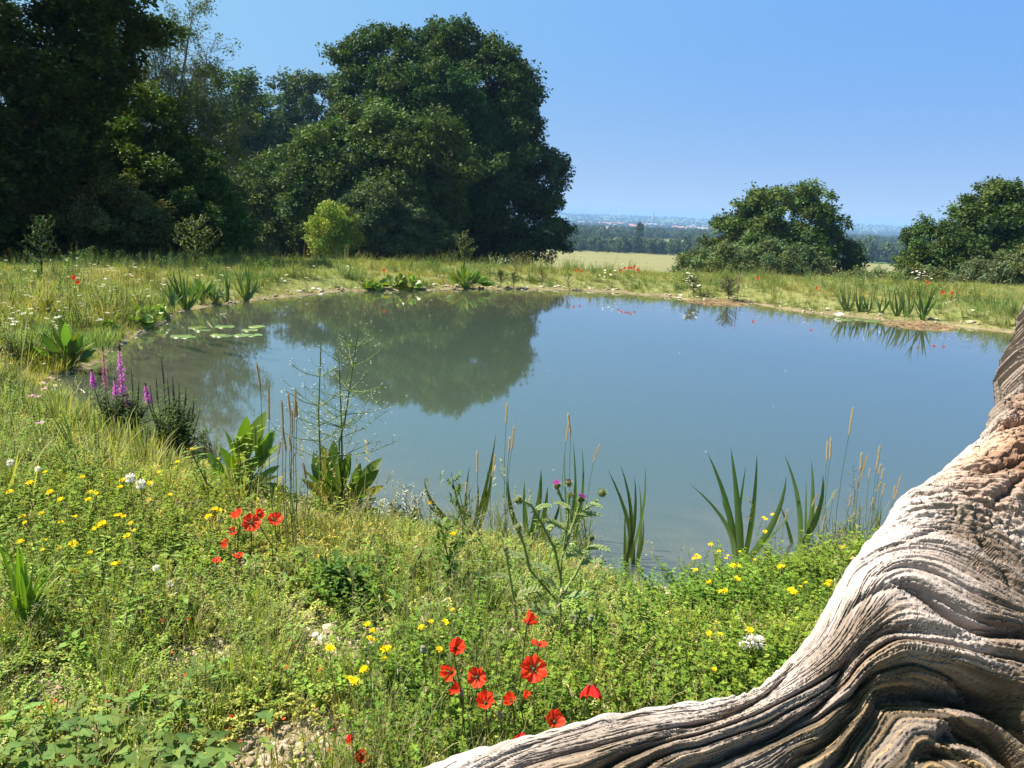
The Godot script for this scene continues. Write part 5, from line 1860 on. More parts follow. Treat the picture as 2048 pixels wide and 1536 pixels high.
func thistle() -> void:
	var root := above(1122, 1282, 0.0)
	var d := Vector2(root.x, root.z).length()
	var o := thing("thistle", "tall spiny thistle with magenta heads standing in front of the irises", "thistle", root)
	var c := Color(0.25, 0.31, 0.11)
	var at := func(px: float, py: float, dz: float) -> Vector3: return at_dist(px, py, d + dz) - root
	var stems := [
		[[1122, 1282, 0], [1120, 1200, 0], [1122, 1130, 0], [1136, 1040, 0.02], [1138, 985, 0.02]],
		[[1122, 1160, 0], [1110, 1100, -0.03], [1085, 1050, -0.05], [1062, 1010, -0.06], [1042, 1000, -0.06]],
		[[1126, 1110, 0], [1145, 1050, 0.05], [1170, 1020, 0.06], [1196, 1000, 0.06]],
		[[1136, 1020, 0.02], [1122, 995, 0.0], [1116, 978, 0.0]], [[1148, 1046, 0.05], [1158, 1015, 0.04], [1161, 1004, 0.04]],
		[[1124, 1190, 0], [1150, 1150, 0.05], [1170, 1110, 0.07], [1182, 1080, 0.07]],
		[[1112, 1200, 0], [1060, 1140, -0.08], [1048, 1090, -0.1], [1038, 1062, -0.1]], [[1040, 1282, -0.1], [1028, 1200, -0.12], [1016, 1130, -0.12], [1012, 1106, -0.12]],
		[[1122, 1282, 0], [1140, 1250, -0.1], [1146, 1240, -0.1]], [[1120, 1276, 0], [1096, 1210, 0.05], [1070, 1180, 0.06]]]
	for s in stems:
		var pts := PackedVector3Array()
		for e in s:
			pts.append(at.call(e[0], e[1], e[2]))
		var b := MB.new()
		b.tube(pts, 0.0055, 0.0038, c, 7)
		var len := 0.0
		for k in pts.size() - 1:
			len += pts[k].distance_to(pts[k + 1])
		for k in int(len / 0.0042):
			var f := rng.randf() * (pts.size() - 1)
			var i := mini(int(f), pts.size() - 2)
			var p := pts[i].lerp(pts[i + 1], f - i)
			var ax := (pts[i + 1] - pts[i]).normalized()
			var out := (rdir() - ax * 0.2).normalized()
			out = (out - ax * out.dot(ax) * 0.7).normalized()
			var w := ax * 0.0042
			var q := p + out * rf(0.010, 0.022)
			var cc := rcol(Color(0.34, 0.40, 0.16), 0.25)
			b.tri(b.vert(p - w, cc), b.vert(q + ax * 0.004, Color(0.46, 0.48, 0.28)), b.vert(p + w, cc))
		part("stem", b.mesh(), LEAF, o)
	# jagged leaves
	for e in [[1125, 1120, 1, 0.16], [1130, 1060, -1, 0.13], [1150, 1040, 1, 0.15], [1118, 1180, -1, 0.2], [1130, 1200, 1, 0.2], [1090, 1060, 1, 0.11], [1070, 1020, 1, 0.09], [1172, 1100, 1, 0.12], [1108, 1150, -1, 0.16], [1050, 1120, -1, 0.14], [1140, 1020, -1, 0.09], [1180, 1010, 1, 0.07], [1128, 1240, 1, 0.22], [1116, 1240, -1, 0.22], [1020, 1160, -1, 0.14], [1030, 1200, 1, 0.16], [1160, 1130, 1, 0.14]]:
		var b := MB.new()
		var p: Vector3 = at.call(e[0], e[1], rf(-0.05, 0.05))
		var dir := Vector3(e[2] * rf(0.6, 1.0), rf(0.1, 0.55), rf(-0.6, 0.6)).normalized()
		var len: float = e[3] * 0.8
		var side := dir.cross(Vector3(0, 1, 0.3)).normalized()
		var cc := rcol(Color(0.16, 0.225, 0.085), 0.2)
		b.blade(p, p + dir * len - Vector3(0, len * 0.2, 0), Vector3(0, len * 0.12, 0), 0.014, side, cc, cc * 1.2, 6, 0.2)
		for k in 6:
			var f := 0.14 + 0.14 * k
			var q := p + dir * len * f + Vector3(0, len * (0.48 * f * (1.0 - f) - 0.2 * f), 0)
			for s in [-1.0, 1.0]:
				var tip: Vector3 = q + (side * s + dir * 0.55 + Vector3(0, rf(0.0, 0.6), 0)).normalized() * len * 0.24 * (1.1 - 0.6 * f)
				b.blade(q, tip, Vector3(0, 0.004, 0), 0.026 * (1.1 - 0.7 * f), dir, cc, Color(0.30, 0.33, 0.16), 3, 0.1)
		part("leaf", b.mesh(), LEAF, o)
	# heads: bud size, bloom
	for e in [[1114, 971, 0.019, 1, -0.3, 0.0], [1137, 966, 0.019, 2, 0.1, 0.02], [1141, 990, 0.014, 2, 0.0, 0.05], [1162, 998, 0.020, 1, 0.3, 0.04], [1204, 986, 0.024, 0, 0.7, 0.06], [1036, 1000, 0.022, 0, -0.8, -0.06], [1183, 1075, 0.018, 0, 0.5, 0.07], [1036, 1055, 0.020, 0, -0.3, -0.1], [1011, 1098, 0.016, 0, -0.1, -0.12], [1146, 1238, 0.014, 0, 0.3, -0.1], [1068, 1176, 0.013, 0, -0.3, 0.06], [1046, 1178, 0.012, 0, -0.2, 0.0]]:
		var p: Vector3 = at.call(e[0], e[1], e[5])
		var up := Vector3(e[4], 1.0, 0.1).normalized()
		var r: float = e[2] * 0.72
		var b := MB.new()
		b.ball(p, Vector3.ONE * r * 0.85, 6, 9, Color(0.16, 0.19, 0.075))
		for k in 110:
			var dd := rdir()
			if dd.dot(up) > 0.75:
				continue
			var q := p + dd * r * 0.8
			var w := dd.cross(up).normalized() * r * 0.14
			var cc := rcol(Color(0.25, 0.29, 0.12), 0.3)
			b.tri(b.vert(q - w, cc), b.vert(q + (dd + up * 0.5).normalized() * r * rf(0.4, 0.75), Color(0.36, 0.36, 0.22)), b.vert(q + w, cc))
		var h := part("flower_head", b.mesh(), LEAF, o)
		var f := MB.new()
		var col := Color(0.50, 0.075, 0.42) if e[3] > 0 else Color(0.40, 0.34, 0.27)
		if e[3] == 2:
			col = Color(0.30, 0.05, 0.17)
		var tall := 1.25 if e[3] == 1 else (0.8 if e[3] == 2 else 0.45)
		for k in 80:
			var a := k * 2.4
			var s := sqrt(k / 80.0)
			var x := up.cross(Vector3(0, 0.2, 1)).normalized()
			var y := up.cross(x)
			var outd := x * cos(a) * s + y * sin(a) * s
			var q := p + up * r * 0.45 + outd * r * 0.5
			f.blade(q, q + (up * (1.1 - 0.45 * s) + outd * (0.75 if e[3] == 1 else 0.3)) * r * tall, Vector3.ZERO, r * 0.10, x, rcol(col, 0.25), rcol(col * 1.15, 0.25), 2)
		part("florets", f.mesh(), PETAL, h)


# a loose leafy or seedy sprig: stem with side shoots; kind 0 leaves, 1 seeds, 2 small pale flowers
func sprig(called: String, label: String, category: String, x0: float, y0: float, bx: float, by: float, kind: int, col: Color, group := "", arms := 9, reach := 0.16, size := 1.0) -> void:
	var base := above(bx, by, 0.0)
	if base.y < -0.05:
		base = on_water(bx, by)
	var d := Vector2(base.x, base.z).length()
	var o := thing(called, label, category, base, group)
	var top := at_dist(x0, y0, d) - base
	var b := MB.new()
	var lv := MB.new()
	var leaf_size := size if size < 2.0 else size * 0.55
	if size > 2.0:
		arms *= 2
	var m := top * 0.5 + Vector3(rf(-0.03, 0.03), 0, rf(-0.03, 0.03)) * size
	b.tube(PackedVector3Array([Vector3.ZERO, m, top]), 0.0035 * size, 0.0012 * size, col * 0.85, 5)
	for k in arms:
		var f := 0.25 + 0.72 * k / arms
		var p := Vector3.ZERO.lerp(m, f * 2.0) if f < 0.5 else m.lerp(top, f * 2.0 - 1.0)
		var a := k * 2.4
		var dir := Vector3(cos(a), rf(0.4, 1.0), sin(a)).normalized()
		var q := p + dir * reach * (1.15 - 0.7 * f) * rf(0.7, 1.2)
		b.tube(PackedVector3Array([p, p.lerp(q, 0.5) + Vector3(0, -0.01, 0), q]), 0.0016 * size, 0.0008 * size, col * 0.9, 4)
		for j in 10:
			var g := p.lerp(q, 0.15 + 0.09 * j)
			var dd := (dir * 0.5 + rdir()).normalized()
			match kind:
				0: lv.leaf(g, dd, Vector3.UP, rf(0.018, 0.034) * leaf_size, rf(0.008, 0.013) * leaf_size, 0.15, 0.2, rcol(col, 0.3), 3, 1)
				1:
					lv.leaf(g, (dd + Vector3.UP).normalized(), Vector3.RIGHT, rf(0.006, 0.010) * size, 0.003 * size, 0.1, 0.0, rcol(col * 1.2, 0.3), 2, 1)
				2:
					var e := g + dd * 0.012 * size
					b.tube(PackedVector3Array([g, e]), 0.0008 * size, 0.0006 * size, col, 3)
					for z in 4:
						var aa := TAU * z / 4 + j
						lv.leaf(e, Vector3(cos(aa), 0.3, sin(aa)), Vector3.UP, 0.006 * size, 0.005 * size, 0.0, 0.0, rcol(Color(0.62, 0.62, 0.52), 0.15), 2, 3)
	part("stem", b.mesh(), LEAF, o)
	part("leaves" if kind == 0 else ("seeds" if kind == 1 else "flowers"), lv.mesh(), LEAF if kind < 2 else PETAL, o).set_meta("kind", "stuff")


func build_tall_plants() -> void:
	var gr := "timothy grass heads by the stump"
	var one := ["tallest timothy head near the stump, alone on a leaning stalk", "timothy head close beside another at the left of the stump's grasses", "slim timothy head touching its neighbour left of the stump's grasses", "bent timothy head at the middle of the stump's grasses", "short upright timothy head above the bent one", "second tallest timothy head near the stump", "small timothy head high on the right near the stump", "small pale timothy head right of the second tallest one"]
	var heads := [[1706, 815, 1698, 869, 1668, 1090], [1662, 874, 1660, 918, 1648, 1095], [1655, 882, 1654, 922, 1646, 1098], [1736, 908, 1713, 976, 1700, 1085], [1723, 905, 1721, 940, 1712, 1085], [1760, 890, 1753, 938, 1748, 1060], [1761, 928, 1757, 948, 1752, 1058], [1767, 938, 1763, 958, 1758, 1058]]
	for k in heads.size():
		var e: Array = heads[k]
		timothy(e[0], e[1], e[2], e[3], e[4], e[5], one[k], gr, 1.0)
	for e in [[1740, 937, 1738, 958, 1736, 1070], [1762, 963, 1753, 982, 1745, 1062], [1769, 967, 1765, 990, 1756, 1060], [1673, 979, 1666, 997, 1660, 1090], [1643, 990, 1642, 1003, 1640, 1100], [1634, 988, 1624, 1012, 1610, 1105], [1747, 995, 1743, 1012, 1738, 1075], [1802, 950, 1790, 998, 1780, 1050], [1790, 972, 1787, 1000, 1776, 1055], [1702, 990, 1698, 1012, 1692, 1090], [1722, 1012, 1718, 1027, 1712, 1085], [1709, 1026, 1697, 1042, 1690, 1090], [1650, 1030, 1644, 1062, 1640, 1110], [1632, 1014, 1630, 1026, 1626, 1105], [1560, 1030, 1556, 1050, 1552, 1110], [1575, 1020, 1570, 1040, 1566, 1110], [1688, 1052, 1684, 1070, 1680, 1100], [1760, 1030, 1756, 1046, 1752, 1070]]:
		timothy(e[0], e[1], e[2], e[3], e[4], e[5], "small straw coloured grass head in the tuft between the irises and the stump", gr, 0.95, 0.85)
	gr = "timothy grass heads along the middle of the near shore"
	one = ["tall timothy head standing highest above the middle irises", "long timothy head second right of the highest one over the middle irises", "short pale timothy head tucked against the long one", "timothy head leaning among the middle iris blades", "timothy head at the left of the middle irises", "front timothy head of the crossing pair above the thistle", "rear timothy head of the crossing pair above the thistle", "fat pale timothy head leaning right of the thistle's blooms", "tiny timothy head low at the left of the middle irises"]
	heads = [[1014, 805, 1012, 848, 1013, 1080], [1028, 850, 1023, 900, 1010, 1080], [1019, 874, 1018, 902, 1014, 1085], [990, 910, 984, 952, 984, 1080], [954, 901, 955, 946, 966, 1080], [1137, 845, 1132, 882, 1122, 1100], [1136, 826, 1141, 868, 1146, 1100], [1198, 889, 1187, 923, 1166, 1100], [932, 965, 932, 986, 940, 1085]]
	for k in heads.size():
		var e: Array = heads[k]
		timothy(e[0], e[1], e[2], e[3], e[4], e[5], one[k], gr, 1.0)
	gr = "tall brown grass heads on the left of the near shore"
	one = ["grey timothy head highest on the left, leaning over the pond", "dark slim timothy head right of the highest one on the left", "brown head at the left of the tall bundle", "tallest brown head of the bundle's left pair", "brown head rising at the right of the bundle", "low brown head within the bundle", "dark head hanging at the bundle's right", "brown head below the bundle's middle", "long brown head at the bundle's left foot", "small brown head at the bundle's right foot, near the plantain", "lowest brown head at the bundle's right foot"]
	heads = [[513, 725, 521, 776, 545, 1060], [537, 770, 538, 840, 552, 1080], [563, 800, 566, 850, 578, 1120], [576, 787, 581, 832, 590, 1120], [591, 780, 589, 835, 596, 1120], [584, 820, 584, 868, 594, 1130], [592, 800, 594, 832, 600, 1120], [564, 846, 572, 902, 582, 1130], [561, 882, 556, 910, 566, 1120], [606, 925, 616, 978, 612, 1120], [578, 870, 583, 905, 590, 1120]]
	for k in heads.size():
		var e: Array = heads[k]
		timothy(e[0], e[1], e[2], e[3], e[4], e[5], one[k], gr, 0.72, 0.9)
	thistle()
	sprig("bedstraw_sprig", "airy pale flowered sprig between the water plantain and the middle irises", "sprig", 812, 968, 800, 1062, 2, Color(0.13, 0.15, 0.06), "wispy sprigs", 14, 0.12)
	sprig("bedstraw_sprig", "dry pale sprig hanging over the water right of the plantain", "sprig", 846, 985, 825, 1068, 2, Color(0.15, 0.15, 0.07), "wispy sprigs", 12, 0.12)
	sprig("bedstraw_sprig", "short grey sprig at the water just right of the plantain's foot", "sprig", 762, 1000, 775, 1068, 2, Color(0.12, 0.13, 0.06), "wispy sprigs", 12, 0.10)
	sprig("hair_grass", "wispy hair grass between the iris and the second tallest seed head", "grass", 1706, 930, 1704, 1080, 1, Color(0.25, 0.23, 0.15), "wispy sprigs", 14, 0.10)
	for e in [[735, 1000, 745, 1062, "dark water mint sprig touching the plantain's right side"], [790, 1010, 782, 1066, "dark water mint sprig between the two dry pale sprigs"], [715, 1015, 722, 1060, "lowest dark water mint sprig under the plantain's leaves"], [700, 1030, 705, 1072, "dark water mint sprig at the plantain's very foot"], [830, 1015, 822, 1072, "dark water mint sprig furthest right of the plantain"], [520, 960, 518, 1005, "dark sprig in the shade of the glossy plantain"], [405, 870, 412, 920, "dark sprig right of the bushy loosestrife"]]:
		sprig("water_mint", e[4], "water mint", e[0], e[1], e[2], e[3], 0, Color(0.10, 0.12, 0.05), "dark sprigs at the near waterline", 16, 0.09)
	sprig("leafy_stem", "leafy green stem in front of the bent iris blade", "weed", 902, 945, 925, 1140, 0, Color(0.10, 0.16, 0.04), "leafy stems on the near bank", 14, 0.10, 1.1)
	sprig("leafy_stem", "leafy green stem left of the thistle's foot", "weed", 878, 1040, 905, 1200, 0, Color(0.10, 0.17, 0.04), "leafy stems on the near bank", 14, 0.10, 1.3)
	sprig("leafy_stem", "dark leafy weed at the foot of the tall brown grass heads", "weed", 690, 1150, 705, 1215, 0, Color(0.065, 0.13, 0.03), "leafy stems on the near bank", 18, 0.13, 1.5)
	sprig("leafy_stem", "dense leafy weed beside the one at the foot of the brown grass heads", "weed", 660, 1130, 675, 1215, 0, Color(0.075, 0.14, 0.03), "leafy stems on the near bank", 18, 0.13, 1.5)
	sprig("shore_shrub", "bushy upright sapling on the left bank in front of the dark wood", "shrub", 388, 440, 385, 545, 0, Color(0.12, 0.14, 0.06), "small shrubs on the far banks", 22, 0.75, 6.0)
	sprig("shore_shrub", "upright sapling behind the bushy water plantain below the beech", "shrub", 922, 470, 925, 545, 0, Color(0.11, 0.13, 0.055), "small shrubs on the far banks", 20, 0.55, 5.0)
	sprig("shore_shrub", "left small dark shrub on the shore right of the bushy plantain", "shrub", 1000, 540, 1002, 575, 0, Color(0.065, 0.08, 0.035), "small shrubs on the far banks", 16, 0.25, 3.0)
	sprig("shore_shrub", "right small dark shrub on the shore right of the bushy plantain", "shrub", 1026, 545, 1027, 575, 0, Color(0.075, 0.09, 0.04), "small shrubs on the far banks", 16, 0.22, 3.0)
	sprig("shore_shrub", "lone thin weed in the far shallows at the middle", "weed", 1140, 545, 1140, 582, 0, Color(0.10, 0.125, 0.055), "small shrubs on the far banks", 12, 0.2, 2.5)
	sprig("shore_shrub", "grey weed on the far bank left of the hay field poppies", "weed", 1080, 535, 1082, 570, 0, Color(0.10, 0.10, 0.055), "small shrubs on the far banks", 12, 0.2, 2.5)
	sprig("shore_shrub", "low leafy shrub on the shore left of the floating straw mat", "shrub", 1384, 555, 1386, 592, 0, Color(0.075, 0.10, 0.045), "small shrubs on the far banks", 18, 0.3, 3.5)
	sprig("shore_shrub", "brownish twiggy shrub on the shore above the floating straw mat", "shrub", 1460, 560, 1458, 600, 0, Color(0.085, 0.08, 0.055), "small shrubs on the far banks", 22, 0.42, 3.5)
	sprig("shore_shrub", "tall nettle like weed in the shaded grass at far left", "weed", 88, 435, 85, 560, 0, Color(0.05, 0.08, 0.035), "small shrubs on the far banks", 22, 0.5, 5.0)
	sprig("shore_shrub", "dry grass plume on the far bank under the beech's right side", "grass", 1030, 512, 1025, 560, 1, Color(0.24, 0.22, 0.12), "small shrubs on the far banks", 14, 0.5, 4.0)
	# far purple flower
	var p := above(1480, 548, 0.7)
	var o := thing("purple_loosestrife", "single purple loosestrife spike on the far bank below the hawthorn", "purple loosestrife", foot(p))
	var b := MB.new()
	for k in 60:
		var f := k / 60.0
		var a := k * 2.4
		b.leaf(p - o.position + Vector3(cos(a) * 0.03, -0.35 * f, sin(a) * 0.03), Vector3(cos(a), 0.3, sin(a)), Vector3.UP, 0.03, 0.025, 0.1, 0.1, rcol(Color(0.34, 0.10, 0.36), 0.3), 2, 0)
	part("flower_spike", b.mesh(), PETAL, o)
	var st := MB.new()
	st.tube(PackedVector3Array([Vector3.ZERO, p - o.position]), 0.008, 0.004, Color(0.09, 0.10, 0.05), 5)
	part("stem", st.mesh(), LEAF, o)

	# broad grass clump at the left edge, in the foreground
	for e in [[60, 1290, 11, "bright green broad bladed clump at the left edge of the foreground", [[-10, 1060], [12, 1120], [35, 1085], [42, 1095], [52, 1120], [62, 1160], [95, 1110], [110, 1140], [128, 1125], [20, 1180], [-20, 1160], [80, 1190], [30, 1140], [145, 1185], [-30, 1230], [70, 1120]], 0.022, Color(0.17, 0.28, 0.03)], [150, 1300, 8, "small broad leaf sprout right of the left edge clump", [[165, 1255], [150, 1262], [140, 1275]], 0.02, Color(0.12, 0.20, 0.03)], [95, 640, 9, "yellowing grass tussock on the left bank above the dark water plantain", [[85, 575], [95, 570], [105, 578], [118, 585], [78, 590], [112, 572], [125, 600], [70, 600], [100, 590]], 0.022, Color(0.24, 0.21, 0.035)], [280, 625, 9, "yellow green grass tussock left of the far corner irises", [[250, 580], [262, 570], [275, 566], [290, 572], [300, 585], [312, 590], [240, 595], [284, 580], [268, 585]], 0.02, Color(0.19, 0.20, 0.05)], [1820, 600, 9, "tall grass tussock behind the largest iris on the right", [[1790, 560], [1805, 552], [1818, 548], [1905, 558], [1880, 550], [1895, 565], [1860, 548], [1920, 560]], 0.02, Color(0.16, 0.17, 0.05)]]:
		var base := above(e[0], e[1], 0.0)
		var t := thing("grass_tussock", e[3], "grass clump", base, "broad bladed grass clumps")
		var d := Vector2(base.x, base.z).length()
		for q in e[4]:
			for j in 2:
				var tip := at_dist(q[0] + rf(-8, 8) * j, q[1] + rf(0, 30) * j, d + rf(-0.08, 0.08)) - base
				var s := Vector3(rf(-0.03, 0.03), 0, rf(-0.03, 0.03))
				var side := Vector3(1, 0, rf(-0.8, 0.8)).normalized()
				var bb := MB.new()
				bb.blade(s, tip, Vector3(-tip.x * 0.15, 0.04, 0), e[5] * rf(0.7, 1.1), side, rcol(e[6], 0.2) * 0.8, rcol(e[6], 0.2) * 1.1, 7, 0.14, 0.4)
				part("blade", bb.mesh(), BROAD, t)

	# thin sedge along the near waterline
	for e in [[925, 1082, 70, 150, "thin sedge clump at the left of the middle irises"], [1000, 1095, 60, 140, "thin sedge clump between the middle irises"], [1165, 1112, 50, 150, "thin sedge clump right behind the thistle"], [1085, 1098, 40, 110, "thin sedge clump at the foot of the short broad irises"], [1650, 1118, 50, 110, "thin sedge clump between the right hand irises and the stump"], [1705, 1100, 50, 120, "thin sedge clump under the second tallest seed head"], [1750, 1075, 40, 90, "thin sedge clump against the stump's edge"], [610, 1080, 60, 170, "thin sedge clump within the tall brown grass heads"], [548, 1040, 40, 120, "thin sedge clump left of the tall brown grass heads"], [330, 920, 50, 90, "thin sedge clump at the foot of the bushy loosestrife"], [160, 870, 50, 90, "thin sedge clump left of the purple loosestrife"]]:
		var base := above(e[0], e[1], 0.0)
		if base.y < -0.05:
			base = on_water(e[0], e[1]) - Vector3(0, 0.04, 0)
		var t := thing("sedge_clump", e[4], "sedge", base, "thin sedge at the near waterline")
		var d := Vector2(base.x, base.z).length()
		for q in 20:
			var dx := rf(-1, 1)
			var tip := at_dist(e[0] + dx * e[2], e[1] - e[3] * rf(0.4, 1.0) * (1.0 - 0.35 * absf(dx)), d + rf(-0.15, 0.15)) - base
			var bb := MB.new()
			var cc := rcol(Color(0.13, 0.18, 0.05), 0.35) if rng.randf() < 0.75 else rcol(Color(0.30, 0.24, 0.11), 0.3)
			bb.blade(Vector3(rf(-0.06, 0.06), 0, rf(-0.06, 0.06)), tip, Vector3(-tip.x * 0.2, 0.02, 0), rf(0.004, 0.008), Vector3(1, 0, rf(-0.8, 0.8)).normalized(), cc * 0.85, cc * 1.15, 6, 0.1, 0.4)
			part("blade", bb.mesh(), LEAF, t)

	# bindweed with big pale heart shaped leaves along the bottom left
	var groups := [[[20, 1500], [50, 1490], [75, 1470], [95, 1500], [30, 1525], [70, 1525], [110, 1525], [130, 1490], [145, 1470], [120, 1455]], [[165, 1500], [190, 1515], [215, 1480], [235, 1525], [150, 1530], [180, 1470], [205, 1460], [240, 1440], [255, 1500], [160, 1450]], [[275, 1510], [290, 1530], [300, 1490], [320, 1500], [345, 1520], [285, 1475], [330, 1475], [260, 1535], [310, 1530]], [[370, 1495], [395, 1480], [410, 1510], [430, 1515], [450, 1525], [380, 1525], [400, 1535], [345, 1495], [460, 1500], [425, 1485]], [[150, 1420], [170, 1435], [195, 1428], [140, 1450], [215, 1440], [530, 1430], [480, 1240], [405, 1340], [390, 1320], [350, 1400], [520, 1480]]]
	var lab := ["bindweed with pale heart shaped leaves in the bottom left corner", "second bindweed from the bottom left corner, its leaves overlapping", "bindweed in the middle of the row along the bottom edge", "right hand bindweed of the row along the bottom edge", "straggling bindweed with scattered single leaves above the bottom row"]
	for k in groups.size():
		var first := above(groups[k][0][0], groups[k][0][1], 0.0)
		var t := thing("bindweed", lab[k], "bindweed", first, "bindweed at the bottom left")
		for e in groups[k]:
			for j in 3:
				var p2 := above(e[0] + rf(-16, 16) * j, e[1] + rf(-9, 9) * j, rf(0.10, 0.15))
				var a := rf(0, TAU)
				var lb := MB.new()
				var sz := rf(0.034, 0.058) * (1.0 if k < 4 else 0.85)
				lb.leaf(Vector3.ZERO, Vector3(cos(a), rf(-0.25, 0.2), sin(a)), (Vector3.UP + Vector3(rf(-0.4, 0.4), 0, rf(0.0, 0.6))).normalized(), sz, sz * 0.62, 0.18, 0.15, rcol(Color(0.13, 0.20, 0.05), 0.35), 6, 2)
				lb.tube(PackedVector3Array([Vector3.ZERO, Vector3(rf(-0.02, 0.02), -0.09, rf(-0.02, 0.02))]), 0.0012, 0.001, Color(0.14, 0.17, 0.07), 4)
				var lf := part("leaf", lb.mesh(), LEAF, t)
				lf.position = p2 - first


# ---------------------------------------------------------------- stones and ground cover
var open_spots := [[670, 1265, 0.25], [700, 1320, 0.2], [440, 1320, 0.15], [540, 1525, 0.28], [640, 1500, 0.16], [60, 1380, 0.2], [1320, 1190, 0.15], [510, 1140, 0.12]]


func build_stones() -> void:
	var shapes: Array[ArrayMesh] = []
	var nz := FastNoiseLite.new()
	nz.frequency = 0.9
	for k in 6:
		var b := MB.new()
		nz.seed = 90 + k
		b.ball(Vector3.ZERO, Vector3(1.0, rf(0.45, 0.75), rf(0.7, 1.0)), 9, 12, [Color(0.42, 0.38, 0.31), Color(0.36, 0.30, 0.22), Color(0.50, 0.47, 0.41), Color(0.28, 0.22, 0.16), Color(0.40, 0.34, 0.26), Color(0.22, 0.19, 0.15)][k], 0.42, nz)
		shapes.append(b.mesh())
	var near := [[660, 1262, 20], [676, 1256, 18], [700, 1250, 15], [690, 1330, 12], [645, 1280, 14], [632, 1272, 10], [715, 1262, 12], [675, 1285, 9], [430, 1320, 12], [420, 1330, 9], [440, 1312, 10], [340, 1300, 13], [62, 1403, 14], [88, 1364, 8], [55, 1410, 9], [825, 1068, 14], [840, 1070, 10], [765, 1080, 10], [1240, 1165, 12], [1325, 1150, 10], [1290, 1155, 9], [1340, 1190, 14], [1360, 1180, 9], [1310, 1165, 7], [1315, 1200, 16], [1280, 1185, 12], [96, 780, 12], [105, 786, 10], [88, 772, 9], [118, 790, 9], [112, 775, 8], [560, 1400, 10], [480, 1500, 8], [520, 1525, 9], [560, 1522, 8], [595, 1510, 10], [450, 1530, 7], [580, 1290, 9], [790, 1300, 9], [815, 1190, 9], [735, 1190, 7], [510, 1140, 12], [528, 1135, 10], [500, 1145, 8]]
	for e in near:
		var p := above(e[0], e[1], 0.0)
		var o := solo("stone", shapes[rng.randi() % 6], STONE, "pale chalk stone by the pink flowers at the left inlet" if e[1] < 800 else ("pale chalk stone on the mud before the pale iris" if e[0] > 1200 else ("pale chalk stone in the stony patch left of the near poppies" if e[0] > 620 and e[1] > 1240 else "pale chalk stone lying among the creeping leaves at lower left")), "stone", "stones on the near bank", "", p)
		var r: float = e[2] * EYE.distance_to(p) / focal * 0.75
		o.scale = Vector3.ONE * r
		o.position.y += r * 0.25
		o.rotation = Vector3(rf(-0.3, 0.3), rf(0, TAU), rf(-0.3, 0.3))
	var n := 0
	while n < 130:
		var px := rf(560, 2010)
		var py: float
		if px < 1300:
			py = lerpf(588, 578, clampf((px - 560) / 300.0, 0, 1)) + (px - 1100) * 0.02 * (1.0 if px > 1100 else 0.0)
		else:
			py = lerpf(590, 655, (px - 1300) / 700.0)
		var p := on_water(px, py + rf(-5, 3))
		var d := sd(p.x, p.z)
		if d < -0.25 or d > 0.5:
			n += 1 if rng.randf() < 0.01 else 0
			continue
		n += 1
		p = foot(p)
		var o := solo("stone", shapes[rng.randi() % 6], STONE, "pale flint stone on the far waterline left of the marsh marigolds" if px < 720 else ("pale flint stone on the far waterline below the great beech" if px < 1050 else ("pale flint stone on the far waterline below the hay field" if px < 1380 else "pale flint stone on the waterline of the right bank")), "stone", "stones along the far waterline", "", p)
		var r := rf(0.02, 0.065)
		o.scale = Vector3(r, r * rf(0.5, 0.9), r)
		o.position.y += r * 0.2
		o.rotation = Vector3(rf(-0.3, 0.3), rf(0, TAU), rf(-0.3, 0.3))
	# gravel: uncountable
	for k in 2:
		var where: Array[Transform3D] = []
		var tints := PackedColorArray()
		for t in 26000:
			var q := spot(1.6, 26.0, 0.5)
			var d := sd(q.x, q.y)
			var edge := d > -0.5 and d < 0.22 and rng.randf() < 0.45
			var bare := d >= 0.3 and q.y > -5.0 and noise.get_noise_2d(q.x * 1.1, q.y * 1.1) < -0.05 and rng.randf() < 0.5
			if not (edge or bare):
				continue
			var r := rf(0.005, 0.017) * (1.0 if q.length() < 8.0 else 2.2)
			where.append(Transform3D(Basis.from_euler(Vector3(rf(-0.5, 0.5), rf(0, TAU), rf(-0.5, 0.5))).scaled(Vector3.ONE * r), Vector3(q.x, hgt(q.x, q.y) + r * 0.25, q.y)))
			var g := rf(0.6, 1.1)
			tints.append(Color(g, g, g))
		for c in open_spots:
			var m := above(c[0], c[1], 0.0)
			for t in int(c[2] * 900):
				var a := rf(0, TAU)
				var rr: float = c[2] * sqrt(rng.randf()) * 1.1
				var x := m.x + cos(a) * rr
				var z := m.z + sin(a) * rr
				var r := rf(0.003, 0.011)
				where.append(Transform3D(Basis.from_euler(Vector3(rf(-0.5, 0.5), rf(0, TAU), rf(-0.5, 0.5))).scaled(Vector3.ONE * r), Vector3(x, hgt(x, z) + r * 0.25, z)))
				var g := rf(0.7, 1.25)
				tints.append(Color(g, g, g))
		many("gravel", shapes[k * 2 + 1], STONE, where, tints)
	describe(get_node("gravel"), "brownish gravel along the waterline and on bare patches", "", "", "stuff")
	describe(get_node("gravel_001"), "grey gravel along the waterline and on bare patches", "", "", "stuff")


# a random place on the ground within the camera's sector and a little beside it; thins out with distance
func spot(r0: float, r1: float, k: float) -> Vector2:
	var r := pow(lerpf(pow(r0, k), pow(r1, k), rng.randf()), 1.0 / k)
	var a := rf(-0.74, 0.72) if rng.randf() < 0.72 else (rf(-1.25, -0.74) if rng.randf() < 0.5 else rf(0.72, 1.25))
	return Vector2(sin(a) * r, -cos(a) * r)


